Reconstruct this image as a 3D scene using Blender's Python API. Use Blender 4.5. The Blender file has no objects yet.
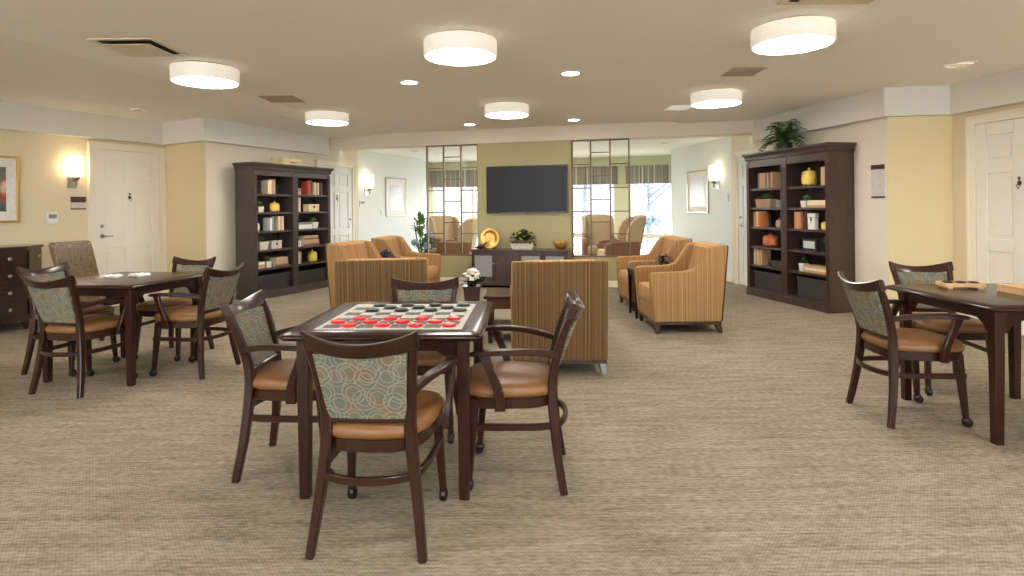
import bpy, math, random
from mathutils import Vector, Matrix
random.seed(7)
C = bpy.context.scene.collection
PI = math.pi
def rad(a): return math.radians(a)

# ------------------------------------------------------------------ materials
def new_mat(name):
    m = bpy.data.materials.new(name); m.use_nodes = True
    nt = m.node_tree
    return m, nt, nt.nodes['Principled BSDF']
def lin(c):
    return tuple((x/255/12.92 if x/255 <= .04045 else ((x/255+.055)/1.055)**2.4) for x in c) + (1,)
def mat(name, col, rough=.6, metal=0, coat=0, noise=0, nscale=20, stretch=(1,1,1), bump=0, bscale=60, spec=None, emit=None, estr=0, sheen=0):
    m, nt, p = new_mat(name)
    c = lin(col)
    p.inputs['Base Color'].default_value = c
    p.inputs['Roughness'].default_value = rough
    p.inputs['Metallic'].default_value = metal
    if coat: p.inputs['Coat Weight'].default_value = coat; p.inputs['Coat Roughness'].default_value = .15
    if spec is not None: p.inputs['Specular IOR Level'].default_value = spec
    if sheen: p.inputs['Sheen Weight'].default_value = sheen
    if emit: p.inputs['Emission Color'].default_value = lin(emit); p.inputs['Emission Strength'].default_value = estr
    L = nt.links
    if noise or bump:
        tc = nt.nodes.new('ShaderNodeTexCoord'); mp = nt.nodes.new('ShaderNodeMapping')
        mp.inputs['Scale'].default_value = stretch
        L.new(tc.outputs['Object'], mp.inputs['Vector'])
    if noise:
        n = nt.nodes.new('ShaderNodeTexNoise'); n.inputs['Scale'].default_value = nscale; n.inputs['Detail'].default_value = 4
        L.new(mp.outputs[0], n.inputs['Vector'])
        r = nt.nodes.new('ShaderNodeValToRGB')
        r.color_ramp.elements[0].position = .3; r.color_ramp.elements[1].position = .7
        r.color_ramp.elements[0].color = tuple(x*(1-noise) for x in c[:3]) + (1,)
        r.color_ramp.elements[1].color = tuple(min(1, x*(1+noise)) for x in c[:3]) + (1,)
        L.new(n.outputs['Fac'], r.inputs[0]); L.new(r.outputs[0], p.inputs['Base Color'])
    if bump:
        n2 = nt.nodes.new('ShaderNodeTexNoise'); n2.inputs['Scale'].default_value = bscale; n2.inputs['Detail'].default_value = 3
        L.new(mp.outputs[0], n2.inputs['Vector'])
        b = nt.nodes.new('ShaderNodeBump'); b.inputs['Strength'].default_value = bump; b.inputs['Distance'].default_value = .003
        L.new(n2.outputs['Fac'], b.inputs['Height']); L.new(b.outputs[0], p.inputs['Normal'])
    return m
def math_node(nt, op, a, b=None, c=None):
    n = nt.nodes.new('ShaderNodeMath'); n.operation = op
    for i, v in enumerate((a, b, c)):
        if v is None: continue
        if isinstance(v, (int, float)): n.inputs[i].default_value = v
        else: nt.links.new(v, n.inputs[i])
    return n.outputs[0]
def ramp(nt, fac, stops):
    r = nt.nodes.new('ShaderNodeValToRGB'); e = r.color_ramp.elements
    e[0].position, e[0].color = stops[0][0], lin(stops[0][1])
    e[1].position, e[1].color = stops[-1][0], lin(stops[-1][1])
    for p, c in stops[1:-1]:
        k = e.new(p); k.color = lin(c)
    nt.links.new(fac, r.inputs[0]); return r.outputs[0]

def carpet_mat():
    m, nt, p = new_mat('woven_carpet'); L = nt.links
    tc = nt.nodes.new('ShaderNodeTexCoord')
    def nz(scale, st, det=3):
        mp = nt.nodes.new('ShaderNodeMapping'); mp.inputs['Scale'].default_value = st
        L.new(tc.outputs['Object'], mp.inputs['Vector'])
        n = nt.nodes.new('ShaderNodeTexNoise'); n.inputs['Scale'].default_value = scale; n.inputs['Detail'].default_value = det
        L.new(mp.outputs[0], n.inputs['Vector']); return n.outputs['Fac']
    a = nz(26, (1, 2.6, 1), 2); b = nz(6, (.5, 3.2, 1), 3); c = nz(1.1, (1, 1.6, 1), 2)
    sx = nt.nodes.new('ShaderNodeSeparateXYZ'); L.new(tc.outputs['Object'], sx.inputs[0])
    rib = math_node(nt, 'SINE', math_node(nt, 'MULTIPLY', sx.outputs['Y'], 2*PI/.022))
    warp = math_node(nt, 'SINE', math_node(nt, 'MULTIPLY', sx.outputs['X'], 2*PI/.016))
    weave = math_node(nt, 'MULTIPLY', math_node(nt, 'MULTIPLY', rib, warp), .045)
    f = math_node(nt, 'ADD', math_node(nt, 'MULTIPLY', a, .50), math_node(nt, 'MULTIPLY', b, .38))
    f = math_node(nt, 'ADD', f, math_node(nt, 'MULTIPLY', c, .12))
    f = math_node(nt, 'ADD', f, weave)
    f = math_node(nt, 'ADD', f, math_node(nt, 'MULTIPLY', rib, .03))
    col = ramp(nt, f, [(.32, (107, 97, 82)), (.5, (142, 131, 112)), (.68, (168, 158, 140))])
    L.new(col, p.inputs['Base Color'])
    p.inputs['Roughness'].default_value = .95; p.inputs['Specular IOR Level'].default_value = .1
    bm = nt.nodes.new('ShaderNodeBump'); bm.inputs['Strength'].default_value = .5; bm.inputs['Distance'].default_value = .006
    L.new(f, bm.inputs['Height']); L.new(bm.outputs[0], p.inputs['Normal'])
    return m

def stripe_mat(name, stops, axis='XY', freq=22, rough=.85):
    m, nt, p = new_mat(name); L = nt.links
    tc = nt.nodes.new('ShaderNodeTexCoord'); sx = nt.nodes.new('ShaderNodeSeparateXYZ'); L.new(tc.outputs['Object'], sx.inputs[0])
    u = sx.outputs['X'] if axis == 'X' else math_node(nt, 'ADD', sx.outputs['X'], sx.outputs['Y'])
    n = nt.nodes.new('ShaderNodeTexNoise'); n.noise_dimensions = '1D'; n.inputs['Scale'].default_value = freq; n.inputs['Detail'].default_value = 2
    L.new(u, n.inputs['W'])
    w = math_node(nt, 'SINE', math_node(nt, 'MULTIPLY', u, freq*6.5))
    f = math_node(nt, 'ADD', n.outputs['Fac'], math_node(nt, 'MULTIPLY', w, .09))
    n3 = nt.nodes.new('ShaderNodeTexNoise'); n3.inputs['Scale'].default_value = 90; L.new(tc.outputs['Object'], n3.inputs['Vector'])
    f = math_node(nt, 'ADD', f, math_node(nt, 'MULTIPLY', math_node(nt, 'SUBTRACT', n3.outputs['Fac'], .5), .12))
    L.new(ramp(nt, f, stops), p.inputs['Base Color'])
    p.inputs['Roughness'].default_value = rough; p.inputs['Specular IOR Level'].default_value = .2
    b = nt.nodes.new('ShaderNodeBump'); b.inputs['Strength'].default_value = .35; b.inputs['Distance'].default_value = .004
    L.new(f, b.inputs['Height']); L.new(b.outputs[0], p.inputs['Normal'])
    return m

def ring_fabric():
    # interlocking circles printed on a pale teal grey cloth
    m, nt, p = new_mat('circle_print_fabric'); L = nt.links
    tc = nt.nodes.new('ShaderNodeTexCoord'); sx = nt.nodes.new('ShaderNodeSeparateXYZ'); L.new(tc.outputs['Object'], sx.inputs[0])
    line = None
    for seed, radii in ((0, (.26, .44)), (7.3, (.30, .45))):
        cb = nt.nodes.new('ShaderNodeCombineXYZ')
        L.new(math_node(nt, 'ADD', sx.outputs['X'], seed), cb.inputs[0]); L.new(math_node(nt, 'ADD', sx.outputs['Z'], seed*.7), cb.inputs[1])
        v = nt.nodes.new('ShaderNodeTexVoronoi'); v.voronoi_dimensions = '2D'; v.inputs['Scale'].default_value = 10.5; v.inputs['Randomness'].default_value = .35
        L.new(cb.outputs[0], v.inputs['Vector'])
        for R in radii:
            e = math_node(nt, 'LESS_THAN', math_node(nt, 'ABSOLUTE', math_node(nt, 'SUBTRACT', v.outputs['Distance'], R)), .02)
            line = e if line is None else math_node(nt, 'MAXIMUM', line, e)
    n = nt.nodes.new('ShaderNodeTexNoise'); n.inputs['Scale'].default_value = 12; n.inputs['Detail'].default_value = 2; L.new(tc.outputs['Object'], n.inputs['Vector'])
    base = ramp(nt, n.outputs['Fac'], [(.36, (86, 89, 80)), (.5, (100, 97, 84)), (.62, (110, 91, 66))])
    mx = nt.nodes.new('ShaderNodeMix'); mx.data_type = 'RGBA'
    L.new(math_node(nt, 'MULTIPLY', line, .5), mx.inputs[0]); L.new(base, mx.inputs[6]); mx.inputs[7].default_value = lin((156, 154, 138))
    L.new(mx.outputs[2], p.inputs['Base Color']); p.inputs['Roughness'].default_value = .8
    return m

def valance_mat():
    return stripe_mat('striped_valance_cloth', [(.3, (92, 100, 92)), (.45, (150, 146, 130)), (.55, (120, 112, 96)), (.7, (206, 202, 188))], 'X', 15)

def checker_mat():
    m, nt, p = new_mat('checkers_mat_cloth'); L = nt.links
    tc = nt.nodes.new('ShaderNodeTexCoord'); sx = nt.nodes.new('ShaderNodeSeparateXYZ'); L.new(tc.outputs['Object'], sx.inputs[0])
    S = .0775
    px = math_node(nt, 'FLOOR', math_node(nt, 'DIVIDE', math_node(nt, 'ADD', sx.outputs['X'], 4*S), S))
    py = math_node(nt, 'FLOOR', math_node(nt, 'DIVIDE', math_node(nt, 'ADD', sx.outputs['Y'], 4*S), S))
    par = math_node(nt, 'MODULO', math_node(nt, 'ADD', math_node(nt, 'ADD', px, py), 100), 2)
    inx = math_node(nt, 'LESS_THAN', math_node(nt, 'ABSOLUTE', sx.outputs['X']), 4*S)
    iny = math_node(nt, 'LESS_THAN', math_node(nt, 'ABSOLUTE', sx.outputs['Y']), 4*S)
    dark = math_node(nt, 'MULTIPLY', math_node(nt, 'MULTIPLY', inx, iny), math_node(nt, 'SUBTRACT', 1, par))
    n = nt.nodes.new('ShaderNodeTexNoise'); n.inputs['Scale'].default_value = 120; L.new(tc.outputs['Object'], n.inputs['Vector'])
    lc = ramp(nt, n.outputs['Fac'], [(.35, (176, 172, 164)), (.65, (226, 222, 214))])
    dc = ramp(nt, n.outputs['Fac'], [(.35, (70, 68, 68)), (.65, (134, 130, 128))])
    mx = nt.nodes.new('ShaderNodeMix'); mx.data_type = 'RGBA'
    L.new(dark, mx.inputs[0]); L.new(lc, mx.inputs[6]); L.new(dc, mx.inputs[7]); L.new(mx.outputs[2], p.inputs['Base Color'])
    p.inputs['Roughness'].default_value = .9
    return m

def glass_mat(name='window_glass', tint=(1, 1, 1), gloss=.08, rough=.02):
    m = bpy.data.materials.new(name); m.use_nodes = True; nt = m.node_tree; nt.nodes.clear()
    o = nt.nodes.new('ShaderNodeOutputMaterial'); t = nt.nodes.new('ShaderNodeBsdfTransparent'); g = nt.nodes.new('ShaderNodeBsdfGlossy')
    g.inputs['Roughness'].default_value = rough; t.inputs[0].default_value = tint + (1,)
    x = nt.nodes.new('ShaderNodeMixShader'); x.inputs[0].default_value = gloss
    nt.links.new(t.outputs[0], x.inputs[1]); nt.links.new(g.outputs[0], x.inputs[2]); nt.links.new(x.outputs[0], o.inputs[0])
    return m
def art_mat(name, stops, scale=3):
    m, nt, p = new_mat(name)
    tc = nt.nodes.new('ShaderNodeTexCoord'); n = nt.nodes.new('ShaderNodeTexNoise'); n.inputs['Scale'].default_value = scale; n.inputs['Detail'].default_value = 5
    nt.links.new(tc.outputs['Object'], n.inputs['Vector']); nt.links.new(ramp(nt, n.outputs['Fac'], stops), p.inputs['Base Color'])
    p.inputs['Roughness'].default_value = .25
    return m

M = {}
M['carpet'] = carpet_mat()
M['ceiling'] = mat('ceiling_paint', (246, 243, 234), .9)
M['sun_ceiling'] = mat('sunroom_ceiling_paint', (246, 246, 240), .9)
M['soffit'] = mat('soffit_paint', (228, 224, 216), .85)
M['beam'] = mat('beam_paint', (228, 218, 200), .85)
M['wall_beige'] = mat('beige_wall_paint', (222, 206, 172), .8)
M['wall_yellow'] = mat('yellow_wall_paint', (220, 202, 158), .8)
M['wall_cream'] = mat('cream_wall_paint', (224, 214, 192), .8)
M['wall_pale'] = mat('pale_wall_paint', (226, 232, 228), .8)
M['wall_olive'] = mat('olive_wall_paint', (172, 160, 120), .8)
M['wall_palegreen'] = mat('pale_green_wall_paint', (212, 212, 178), .8)
M['trim'] = mat('white_trim_paint', (236, 228, 208), .45)
M['door'] = mat('white_door_paint', (236, 231, 220), .4)
M['door_cool'] = mat('far_door_paint', (226, 228, 222), .4)
M['wood'] = mat('dark_cherry_wood', (46, 22, 14), .3, coat=.2, spec=.3, noise=.25, nscale=9, stretch=(6, 6, .8))
M['table_wood'] = mat('dark_table_wood', (44, 24, 18), .22, coat=0, spec=.25, noise=.22, nscale=7, stretch=(1, 8, 1))
M['redwood'] = mat('reddish_apron_wood', (92, 50, 34), .35, noise=.2, nscale=8)
M['espresso'] = mat('espresso_bookcase_wood', (66, 54, 48), .42, coat=.15, noise=.18, nscale=8, stretch=(6, 6, .7))
M['mahogany'] = mat('mahogany_bookcase_wood', (62, 42, 34), .35, coat=.3, noise=.25, nscale=6, stretch=(5, 5, .7))
M['dresser'] = mat('dark_dresser_wood', (50, 34, 28), .25, coat=.6, noise=.2, nscale=8, stretch=(1, 1, 5))
M['vinyl'] = mat('tan_vinyl', (120, 80, 42), .42, bump=.15, bscale=200, noise=.06, nscale=8)
M['ring'] = ring_fabric()
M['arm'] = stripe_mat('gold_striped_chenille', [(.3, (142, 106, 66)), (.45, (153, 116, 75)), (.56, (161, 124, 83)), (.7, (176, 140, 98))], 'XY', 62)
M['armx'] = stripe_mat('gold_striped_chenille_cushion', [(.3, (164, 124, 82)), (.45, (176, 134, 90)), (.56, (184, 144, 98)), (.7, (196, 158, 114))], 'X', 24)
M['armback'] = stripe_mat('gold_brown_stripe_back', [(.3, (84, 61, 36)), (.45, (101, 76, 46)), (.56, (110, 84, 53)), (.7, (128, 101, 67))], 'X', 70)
M['parsons'] = art_mat('brown_patterned_upholstery', [(.3, (84, 64, 42)), (.48, (112, 90, 64)), (.58, (92, 72, 48)), (.72, (134, 112, 82))], 16)
M['wing'] = mat('cream_wingback_fabric', (172, 152, 120), .85, noise=.1, nscale=30, bump=.2)
M['wingout'] = mat('brown_wingback_arm', (122, 86, 58), .7, noise=.15, nscale=20)
M['chrome'] = mat('brushed_nickel', (176, 172, 164), .3, metal=1)
M['caster'] = mat('dark_caster_metal', (58, 50, 44), .35, metal=.8)
M['brass'] = mat('brass', (196, 158, 88), .3, metal=1)
M['bronze'] = mat('antique_bronze', (96, 80, 62), .35, metal=1)
M['gold'] = mat('gold_leaf', (222, 172, 92), .32, metal=.85, noise=.12, nscale=30)
M['screenwood'] = mat('bronze_screen_frame', (110, 82, 56), .4, metal=.15)
M['black'] = mat('black_rubber', (26, 26, 27), .5)
M['tvframe'] = mat('tv_bezel', (18, 18, 20), .25)
M['tv'] = mat('tv_glass', (24, 25, 29), .4, spec=.3)
M['frost'] = mat('frosted_cabinet_glass', (142, 146, 140), .3, coat=.3)
M['white'] = mat('white_plastic', (232, 230, 224), .45)
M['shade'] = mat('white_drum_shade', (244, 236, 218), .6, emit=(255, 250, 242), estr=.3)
M['diff'] = mat('lit_diffuser', (255, 250, 240), .6, emit=(255, 249, 241), estr=38)
M['down'] = mat('lit_downlight_lens', (255, 250, 240), .6, emit=(255, 249, 241), estr=38)
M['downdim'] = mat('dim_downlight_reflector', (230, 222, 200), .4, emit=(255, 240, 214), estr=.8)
M['sconce'] = mat('lit_sconce_glass', (255, 248, 232), .6, emit=(255, 234, 196), estr=6.5)
M['vent'] = mat('ceiling_vent_paint', (222, 208, 184), .6)
M['ventdark'] = mat('vent_shadow_gap', (40, 34, 30), .8)
M['ventgrey'] = mat('grey_grille', (168, 154, 132), .6)
M['red'] = mat('red_checker_plastic', (206, 28, 32), .3, coat=.3)
M['blackpc'] = mat('black_checker_plastic', (22, 34, 30), .3, coat=.3)
M['mat'] = checker_mat()
M['paper'] = mat('white_paper', (232, 226, 218), .7, noise=.06, nscale=30)
M['pinkpaper'] = mat('printed_paper', (198, 186, 184), .6, noise=.2, nscale=60)
M['lightwood'] = mat('light_maple', (204, 164, 112), .45, noise=.12, nscale=10, stretch=(1, 8, 1))
M['plaque'] = mat('plaque_face', (206, 198, 192), .4, noise=.08, nscale=30)
M['plaquedark'] = mat('plaque_bar', (72, 46, 44), .4)
M['leaf'] = mat('green_leaf', (66, 106, 48), .5, noise=.35, nscale=30)
M['leafdark'] = mat('dark_green_leaf', (36, 62, 34), .5, noise=.35, nscale=25)
M['leaflight'] = mat('light_green_leaf', (98, 134, 62), .5, noise=.3, nscale=40)
M['yellowflower'] = mat('yellow_blossom', (190, 170, 70), .6, noise=.2, nscale=60)
M['whiteflower'] = mat('white_blossom', (240, 234, 220), .6)
M['purpleflower'] = mat('dark_purple_blossom', (62, 50, 70), .6, noise=.3, nscale=60)
M['pinkflower'] = mat('dusty_red_blossom', (128, 78, 70), .6, noise=.3, nscale=60)
M['blueflower'] = mat('blue_hydrangea', (134, 144, 158), .6, noise=.2, nscale=60)
M['whitepot'] = mat('white_ceramic', (222, 216, 202), .4)
M['greywash'] = mat('whitewashed_planter', (196, 188, 172), .8, noise=.2, nscale=14, stretch=(4, 1, 1))
M['wicker'] = mat('dark_wicker', (58, 50, 44), .75, noise=.45, nscale=60, stretch=(1, 1, 3), bump=.8, bscale=90)
M['lightwicker'] = mat('tan_wicker', (172, 142, 104), .75, noise=.3, nscale=70, stretch=(1, 1, 3), bump=.6, bscale=90)
M['yellowjar'] = mat('yellow_glaze', (222, 190, 84), .35, noise=.08, nscale=20)
M['orangejar'] = mat('orange_glaze', (190, 104, 56), .35, noise=.1, nscale=20)
M['darkmetal'] = mat('dark_metal', (62, 66, 64), .4, metal=.7)
M['crate'] = mat('whitewashed_crate_wood', (226, 206, 160), .7, noise=.15, nscale=12, stretch=(6, 1, 1))
for n, c in (('cream', (226, 208, 172)), ('tan', (190, 152, 112)), ('redb', (172, 70, 48)), ('orange', (204, 122, 66)), ('dark', (60, 48, 44)), ('pinkb', (186, 148, 132)), ('whiteb', (224, 220, 212)), ('brownb', (126, 88, 66)), ('greyb', (130, 132, 130))):
    M[n] = mat('book_cover_' + n, c, .6)
M['pages'] = mat('book_pages', (228, 218, 196), .8)
M['glass'] = glass_mat()
M['shrubblue'] = mat('frosty_shrub', (84, 100, 118), .8, noise=.3, nscale=8)
M['bark'] = mat('tree_bark', (78, 84, 92), .9, noise=.3, nscale=10)
M['bounceground'] = mat('bounce_light_ground', (238, 240, 244), .9, noise=.03, nscale=1)  # high albedo so the unseen ground acts as a reflector
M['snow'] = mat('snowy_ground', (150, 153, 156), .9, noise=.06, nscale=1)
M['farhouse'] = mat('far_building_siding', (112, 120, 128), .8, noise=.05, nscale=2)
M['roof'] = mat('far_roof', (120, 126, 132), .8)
M['art1'] = art_mat('colourful_print', [(.3, (60, 74, 96)), (.45, (96, 110, 92)), (.55, (160, 70, 60)), (.7, (206, 196, 170))], 5)
M['art2'] = art_mat('pale_print', [(.3, (178, 180, 186)), (.5, (206, 206, 208)), (.7, (222, 220, 216))], 2.2)

# ------------------------------------------------------------------ mesh builder
class MB:
    def __init__(s): s.v = []; s.f = []
    def add(s, vs, fs):
        o = len(s.v); s.v += [tuple(v) for v in vs]; s.f += [tuple(i+o for i in f) for f in fs]; return s
    def box(s, x0, x1, y0, y1, z0, z1):
        return s.add([(x0,y0,z0),(x1,y0,z0),(x1,y1,z0),(x0,y1,z0),(x0,y0,z1),(x1,y0,z1),(x1,y1,z1),(x0,y1,z1)],
                     [(0,3,2,1),(4,5,6,7),(0,1,5,4),(1,2,6,5),(2,3,7,6),(3,0,4,7)])
    def prism(s, poly, z0, z1):
        a = sum(poly[i][0]*poly[(i+1)%len(poly)][1]-poly[(i+1)%len(poly)][0]*poly[i][1] for i in range(len(poly)))
        if a < 0: poly = poly[::-1]
        n = len(poly)
        return s.add([(x,y,z0) for x,y in poly]+[(x,y,z1) for x,y in poly],
                     [tuple(range(n))[::-1], tuple(range(n,2*n))]+[(i,(i+1)%n,n+(i+1)%n,n+i) for i in range(n)])
    def prismx(s, poly, x0, x1):    # poly in (y,z) extruded along x
        a = sum(poly[i][0]*poly[(i+1)%len(poly)][1]-poly[(i+1)%len(poly)][0]*poly[i][1] for i in range(len(poly)))
        if a < 0: poly = poly[::-1]
        n = len(poly)
        return s.add([(x0,y,z) for y,z in poly]+[(x1,y,z) for y,z in poly],
                     [tuple(range(n))[::-1], tuple(range(n,2*n))]+[(i,(i+1)%n,n+(i+1)%n,n+i) for i in range(n)])
    def prismy(s, poly, y0, y1):    # poly in (x,z) extruded along y
        a = sum(poly[i][0]*poly[(i+1)%len(poly)][1]-poly[(i+1)%len(poly)][0]*poly[i][1] for i in range(len(poly)))
        if a > 0: poly = poly[::-1]
        n = len(poly)
        return s.add([(x,y0,z) for x,z in poly]+[(x,y1,z) for x,z in poly],
                     [tuple(range(n))[::-1], tuple(range(n,2*n))]+[(i,(i+1)%n,n+(i+1)%n,n+i) for i in range(n)])
    def rings(s, rs, closed=False):
        n = len(rs[0]); vs = [v for r in rs for v in r]; fs = []
        m = len(rs)
        for k in range(m-1 if not closed else m):
            a = k*n; b = ((k+1) % m)*n
            for i in range(n): j = (i+1) % n; fs.append((a+i, a+j, b+j, b+i))
        if not closed: fs += [tuple(range(n))[::-1], tuple(range((m-1)*n, m*n))]
        return s.add(vs, fs)
    def lathe(s, prof, n=20, c=(0,0,0)):
        return s.rings([[(c[0]+r*math.cos(2*PI*i/n), c[1]+r*math.sin(2*PI*i/n), c[2]+z) for i in range(n)] for r, z in prof])
    def lathex(s, prof, n=16, c=(0,0,0)):
        return s.rings([[(c[0]+z, c[1]+r*math.cos(2*PI*i/n), c[2]+r*math.sin(2*PI*i/n)) for i in range(n)] for r, z in prof])
    def lathey(s, prof, n=16, c=(0,0,0)):
        return s.rings([[(c[0]+r*math.cos(2*PI*i/n), c[1]-z, c[2]+r*math.sin(2*PI*i/n)) for i in range(n)] for r, z in prof])
    def ball(s, c, r, n=12, m=7):
        rx, ry, rz = r if isinstance(r, tuple) else (r, r, r)
        return s.rings([[(c[0]+rx*math.sin(PI*(k+.01)/(m+.02))*math.cos(2*PI*i/n), c[1]+ry*math.sin(PI*(k+.01)/(m+.02))*math.sin(2*PI*i/n), c[2]-rz*math.cos(PI*(k+.01)/(m+.02))) for i in range(n)] for k in range(m+1)])
    def sweep(s, path, w, h, up=(0,0,1), ch=.3, closed=False, round_=False):
        P = [Vector(p) for p in path]; n = len(P); up = Vector(up); rs = []
        for i in range(n):
            if closed: t = P[(i+1)%n]-P[i-1]
            else: t = P[min(i+1,n-1)]-P[max(i-1,0)]
            t.normalize(); sd = t.cross(up)
            if sd.length < 1e-4: sd = Vector((1,0,0))
            sd.normalize(); u = sd.cross(t)
            ww = (w[i] if isinstance(w, (list,tuple)) else w)/2; hh = (h[i] if isinstance(h, (list,tuple)) else h)/2
            if round_: pts = [(ww*math.cos(2*PI*k/8), hh*math.sin(2*PI*k/8)) for k in range(8)]
            else:
                c = ch*min(ww, hh)
                pts = [(ww,-hh+c),(ww,hh-c),(ww-c,hh),(-ww+c,hh),(-ww,hh-c),(-ww,-hh+c),(-ww+c,-hh),(ww-c,-hh)]
            rs.append([tuple(P[i]+sd*a+u*b) for a, b in pts])
        return s.rings(rs, closed)
    def build(s, name, m, parent=None, loc=(0,0,0), rz=0, smooth=30, bevel=0, seg=2):
        me = bpy.data.meshes.new(name); me.from_pydata(s.v, [], s.f); me.validate()
        import bmesh
        b = bmesh.new(); b.from_mesh(me); bmesh.ops.recalc_face_normals(b, faces=b.faces); b.to_mesh(me); b.free()
        me.materials.append(m)
        if smooth:
            me.polygons.foreach_set('use_smooth', [True]*len(me.polygons)); me.set_sharp_from_angle(angle=rad(smooth))
        o = bpy.data.objects.new(name, me); C.objects.link(o)
        if parent: o.parent = parent
        o.location = loc; o.rotation_euler = (0,0,rz)
        if bevel:
            bv = o.modifiers.new('bevel', 'BEVEL'); bv.width = bevel; bv.segments = seg; bv.limit_method = 'ANGLE'; bv.angle_limit = rad(40)
        return o
def smoothpath(pts, k=5):
    P = [Vector(p) for p in pts]; out = []
    for i in range(len(P)-1):
        a = P[max(i-1,0)]; b = P[i]; c = P[i+1]; d = P[min(i+2,len(P)-1)]
        for j in range(k):
            t = j/k
            out.append(tuple(.5*((2*b)+(c-a)*t+(2*a-5*b+4*c-d)*t*t+(3*b-a-3*c+d)*t**3)))
    out.append(tuple(P[-1])); return out
def lerps(vals, n):
    return [vals[min(int(i/(n-1)*(len(vals)-1)), len(vals)-2)]*(1-((i/(n-1)*(len(vals)-1))-min(int(i/(n-1)*(len(vals)-1)), len(vals)-2))) + vals[min(int(i/(n-1)*(len(vals)-1)), len(vals)-2)+1]*((i/(n-1)*(len(vals)-1))-min(int(i/(n-1)*(len(vals)-1)), len(vals)-2)) for i in range(n)]
def tag(o, label, cat, group=None, kind=None):
    if label: o['label'] = label
    if cat: o['category'] = cat
    if group: o['group'] = group
    if kind: o['kind'] = kind
    return o
def thing(name, label, cat, loc=(0,0,0), rz=0, group=None):
    o = bpy.data.objects.new(name, None); C.objects.link(o); o.empty_display_size = .1
    o.location = loc; o.rotation_euler = (0,0,rz); return tag(o, label, cat, group)
def struct(name, mb, m, loc=(0,0,0), rz=0, parent=None, **k):
    o = mb.build(name, m, parent, loc, rz, **k)
    if not parent: o['kind'] = 'structure'
    return o
def copy_tree(o, parent=None):
    c = o.copy(); C.objects.link(c)
    if parent: c.parent = parent
    for ch in [x for x in bpy.data.objects if x.parent == o]: copy_tree(ch, c)
    return c
def dup(root, loc, rz, label, group=None):
    r = copy_tree(root); r.location = loc; r.rotation_euler = (0,0,rz); r['label'] = label
    if group: r['group'] = group
    return r

# ------------------------------------------------------------------ room
CEIL = 2.60; SOF = 2.265
P1=(-7.57,-3.5);P2=(-7.57,3.0);P3=(-5.15,8.6);P4=(-4.3,8.15);P5=(-3.0,11.3);P6=(-2.08,13.7);P7=(-2.14,14.86)
P8=(4.2,13.25);P9=(4.2,12.2);P10=(3.3,12.0);P11=(3.68,9.7);P12=(4.2,6.48);P13=(4.87,6.4);P14=(6.23,-3.5)
def wfr(p, q):
    d = Vector((q[0]-p[0], q[1]-p[1])); L = d.length; d.normalize(); return Vector(p), d, L, math.atan2(d.y, d.x)
def wall(name, p, q, z1, m, out=1, th=.12, e0=0, e1=0):
    # inner face from p to q; thickness on the outer side (out=+1: left of direction p->q)
    P, d, L, a = wfr(p, q)
    mb = MB(); y0, y1 = (0, th) if out > 0 else (-th, 0)
    mb.box(-e0, L+e1, y0, y1, 0, z1)
    return struct(name, mb, m, (p[0], p[1], 0), a, smooth=0)
mb = MB(); mb.box(-8.2, 7.2, -4.2, 15.4, -.1, 0); struct('floor', mb, M['carpet'], smooth=0)
def mitre(pts, w):
    out = []
    for i, p in enumerate(pts):
        ns = []
        for j in (i-1, i):
            if 0 <= j < len(pts)-1:
                _, d, _, _ = wfr(pts[j], pts[j+1]); ns.append(Vector((-d.y, d.x)))
        if len(ns) == 1: out.append(tuple(Vector(p)+ns[0]*w))
        else: b = ns[0]+ns[1]; out.append(tuple(Vector(p)+b*(w/(1+ns[0].dot(ns[1])))))
    return out
def walls(pts, names, mats, z1=2.7, th=.1):
    off = mitre(pts, th)
    for i, (n, m) in enumerate(zip(names, mats)):
        mb = MB(); mb.prism([pts[i], pts[i+1], off[i+1], off[i]], 0, z1); struct(n, mb, M[m], smooth=0)
walls([P1,P2,P3,P4,P5,P6,P7], ['wall_left','wall_left_door','wall_left_return','wall_left_bookcase','wall_left_sconce','wall_left_corner'], ['wall_beige','wall_beige','wall_yellow','wall_cream','wall_pale','wall_pale'])
walls([P8,P9,P10,P11,P12,P13,P14], ['wall_right_corner','wall_right_sunroom','wall_right_sconce','wall_right_bookcase','wall_right_return','wall_right_door'], ['wall_pale','wall_pale','wall_pale','wall_cream','wall_yellow','wall_beige'])
# wall behind the camera with two wide window openings added for fill daylight
mb = MB()
for a, b in ((-7.57, -6.9), (-1.6, .5), (5.6, 6.23)): mb.box(a, b, -3.62, -3.5, 0, 2.7)
for a, b in ((-6.9, -1.6), (.5, 5.6)): mb.box(a, b, -3.62, -3.5, 0, .5); mb.box(a, b, -3.62, -3.5, 2.25, 2.7)
struct('wall_back', mb, M['wall_cream'], smooth=0)

# ceiling: centre field, sloping strip, side fields
def cz(x, y):
    xl = -3.5+.15*(y-3.9); d = min(x-xl, 2.55-x)
    return CEIL+.02 if d > .15 else (CEIL-.02 if d < -.15 else CEIL+.02*d/.15)
BL = (-3.36, 10.5); BR = (3.74, 8.72)
def yb(x): return 10.72-(x+3.36)*(1.78/7.1)
def strip(mb, a, b, za, zb):  # a,b: x as function of y (front y=-3.6 .. back)
    (xa0, xa1), (xb0, xb1) = a, b
    mb.add([(xa0,-3.6,za),(xb0,-3.6,zb),(xb1,yb(xb1),zb),(xa1,yb(xa1),za),(xa0,-3.6,2.72),(xb0,-3.6,2.72),(xb1,yb(xb1),2.72),(xa1,yb(xa1),2.72)],
           [(0,3,2,1),(4,5,6,7),(0,1,5,4),(1,2,6,5),(2,3,7,6),(3,0,4,7)])
mb = MB()
lx0 = -3.5+.15*(-3.6-3.9); lx1 = -3.5+.15*(10.2-3.9)
strip(mb, (-8, -8), (lx0-.15, lx1-.15), CEIL-.02, CEIL-.02)
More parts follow.
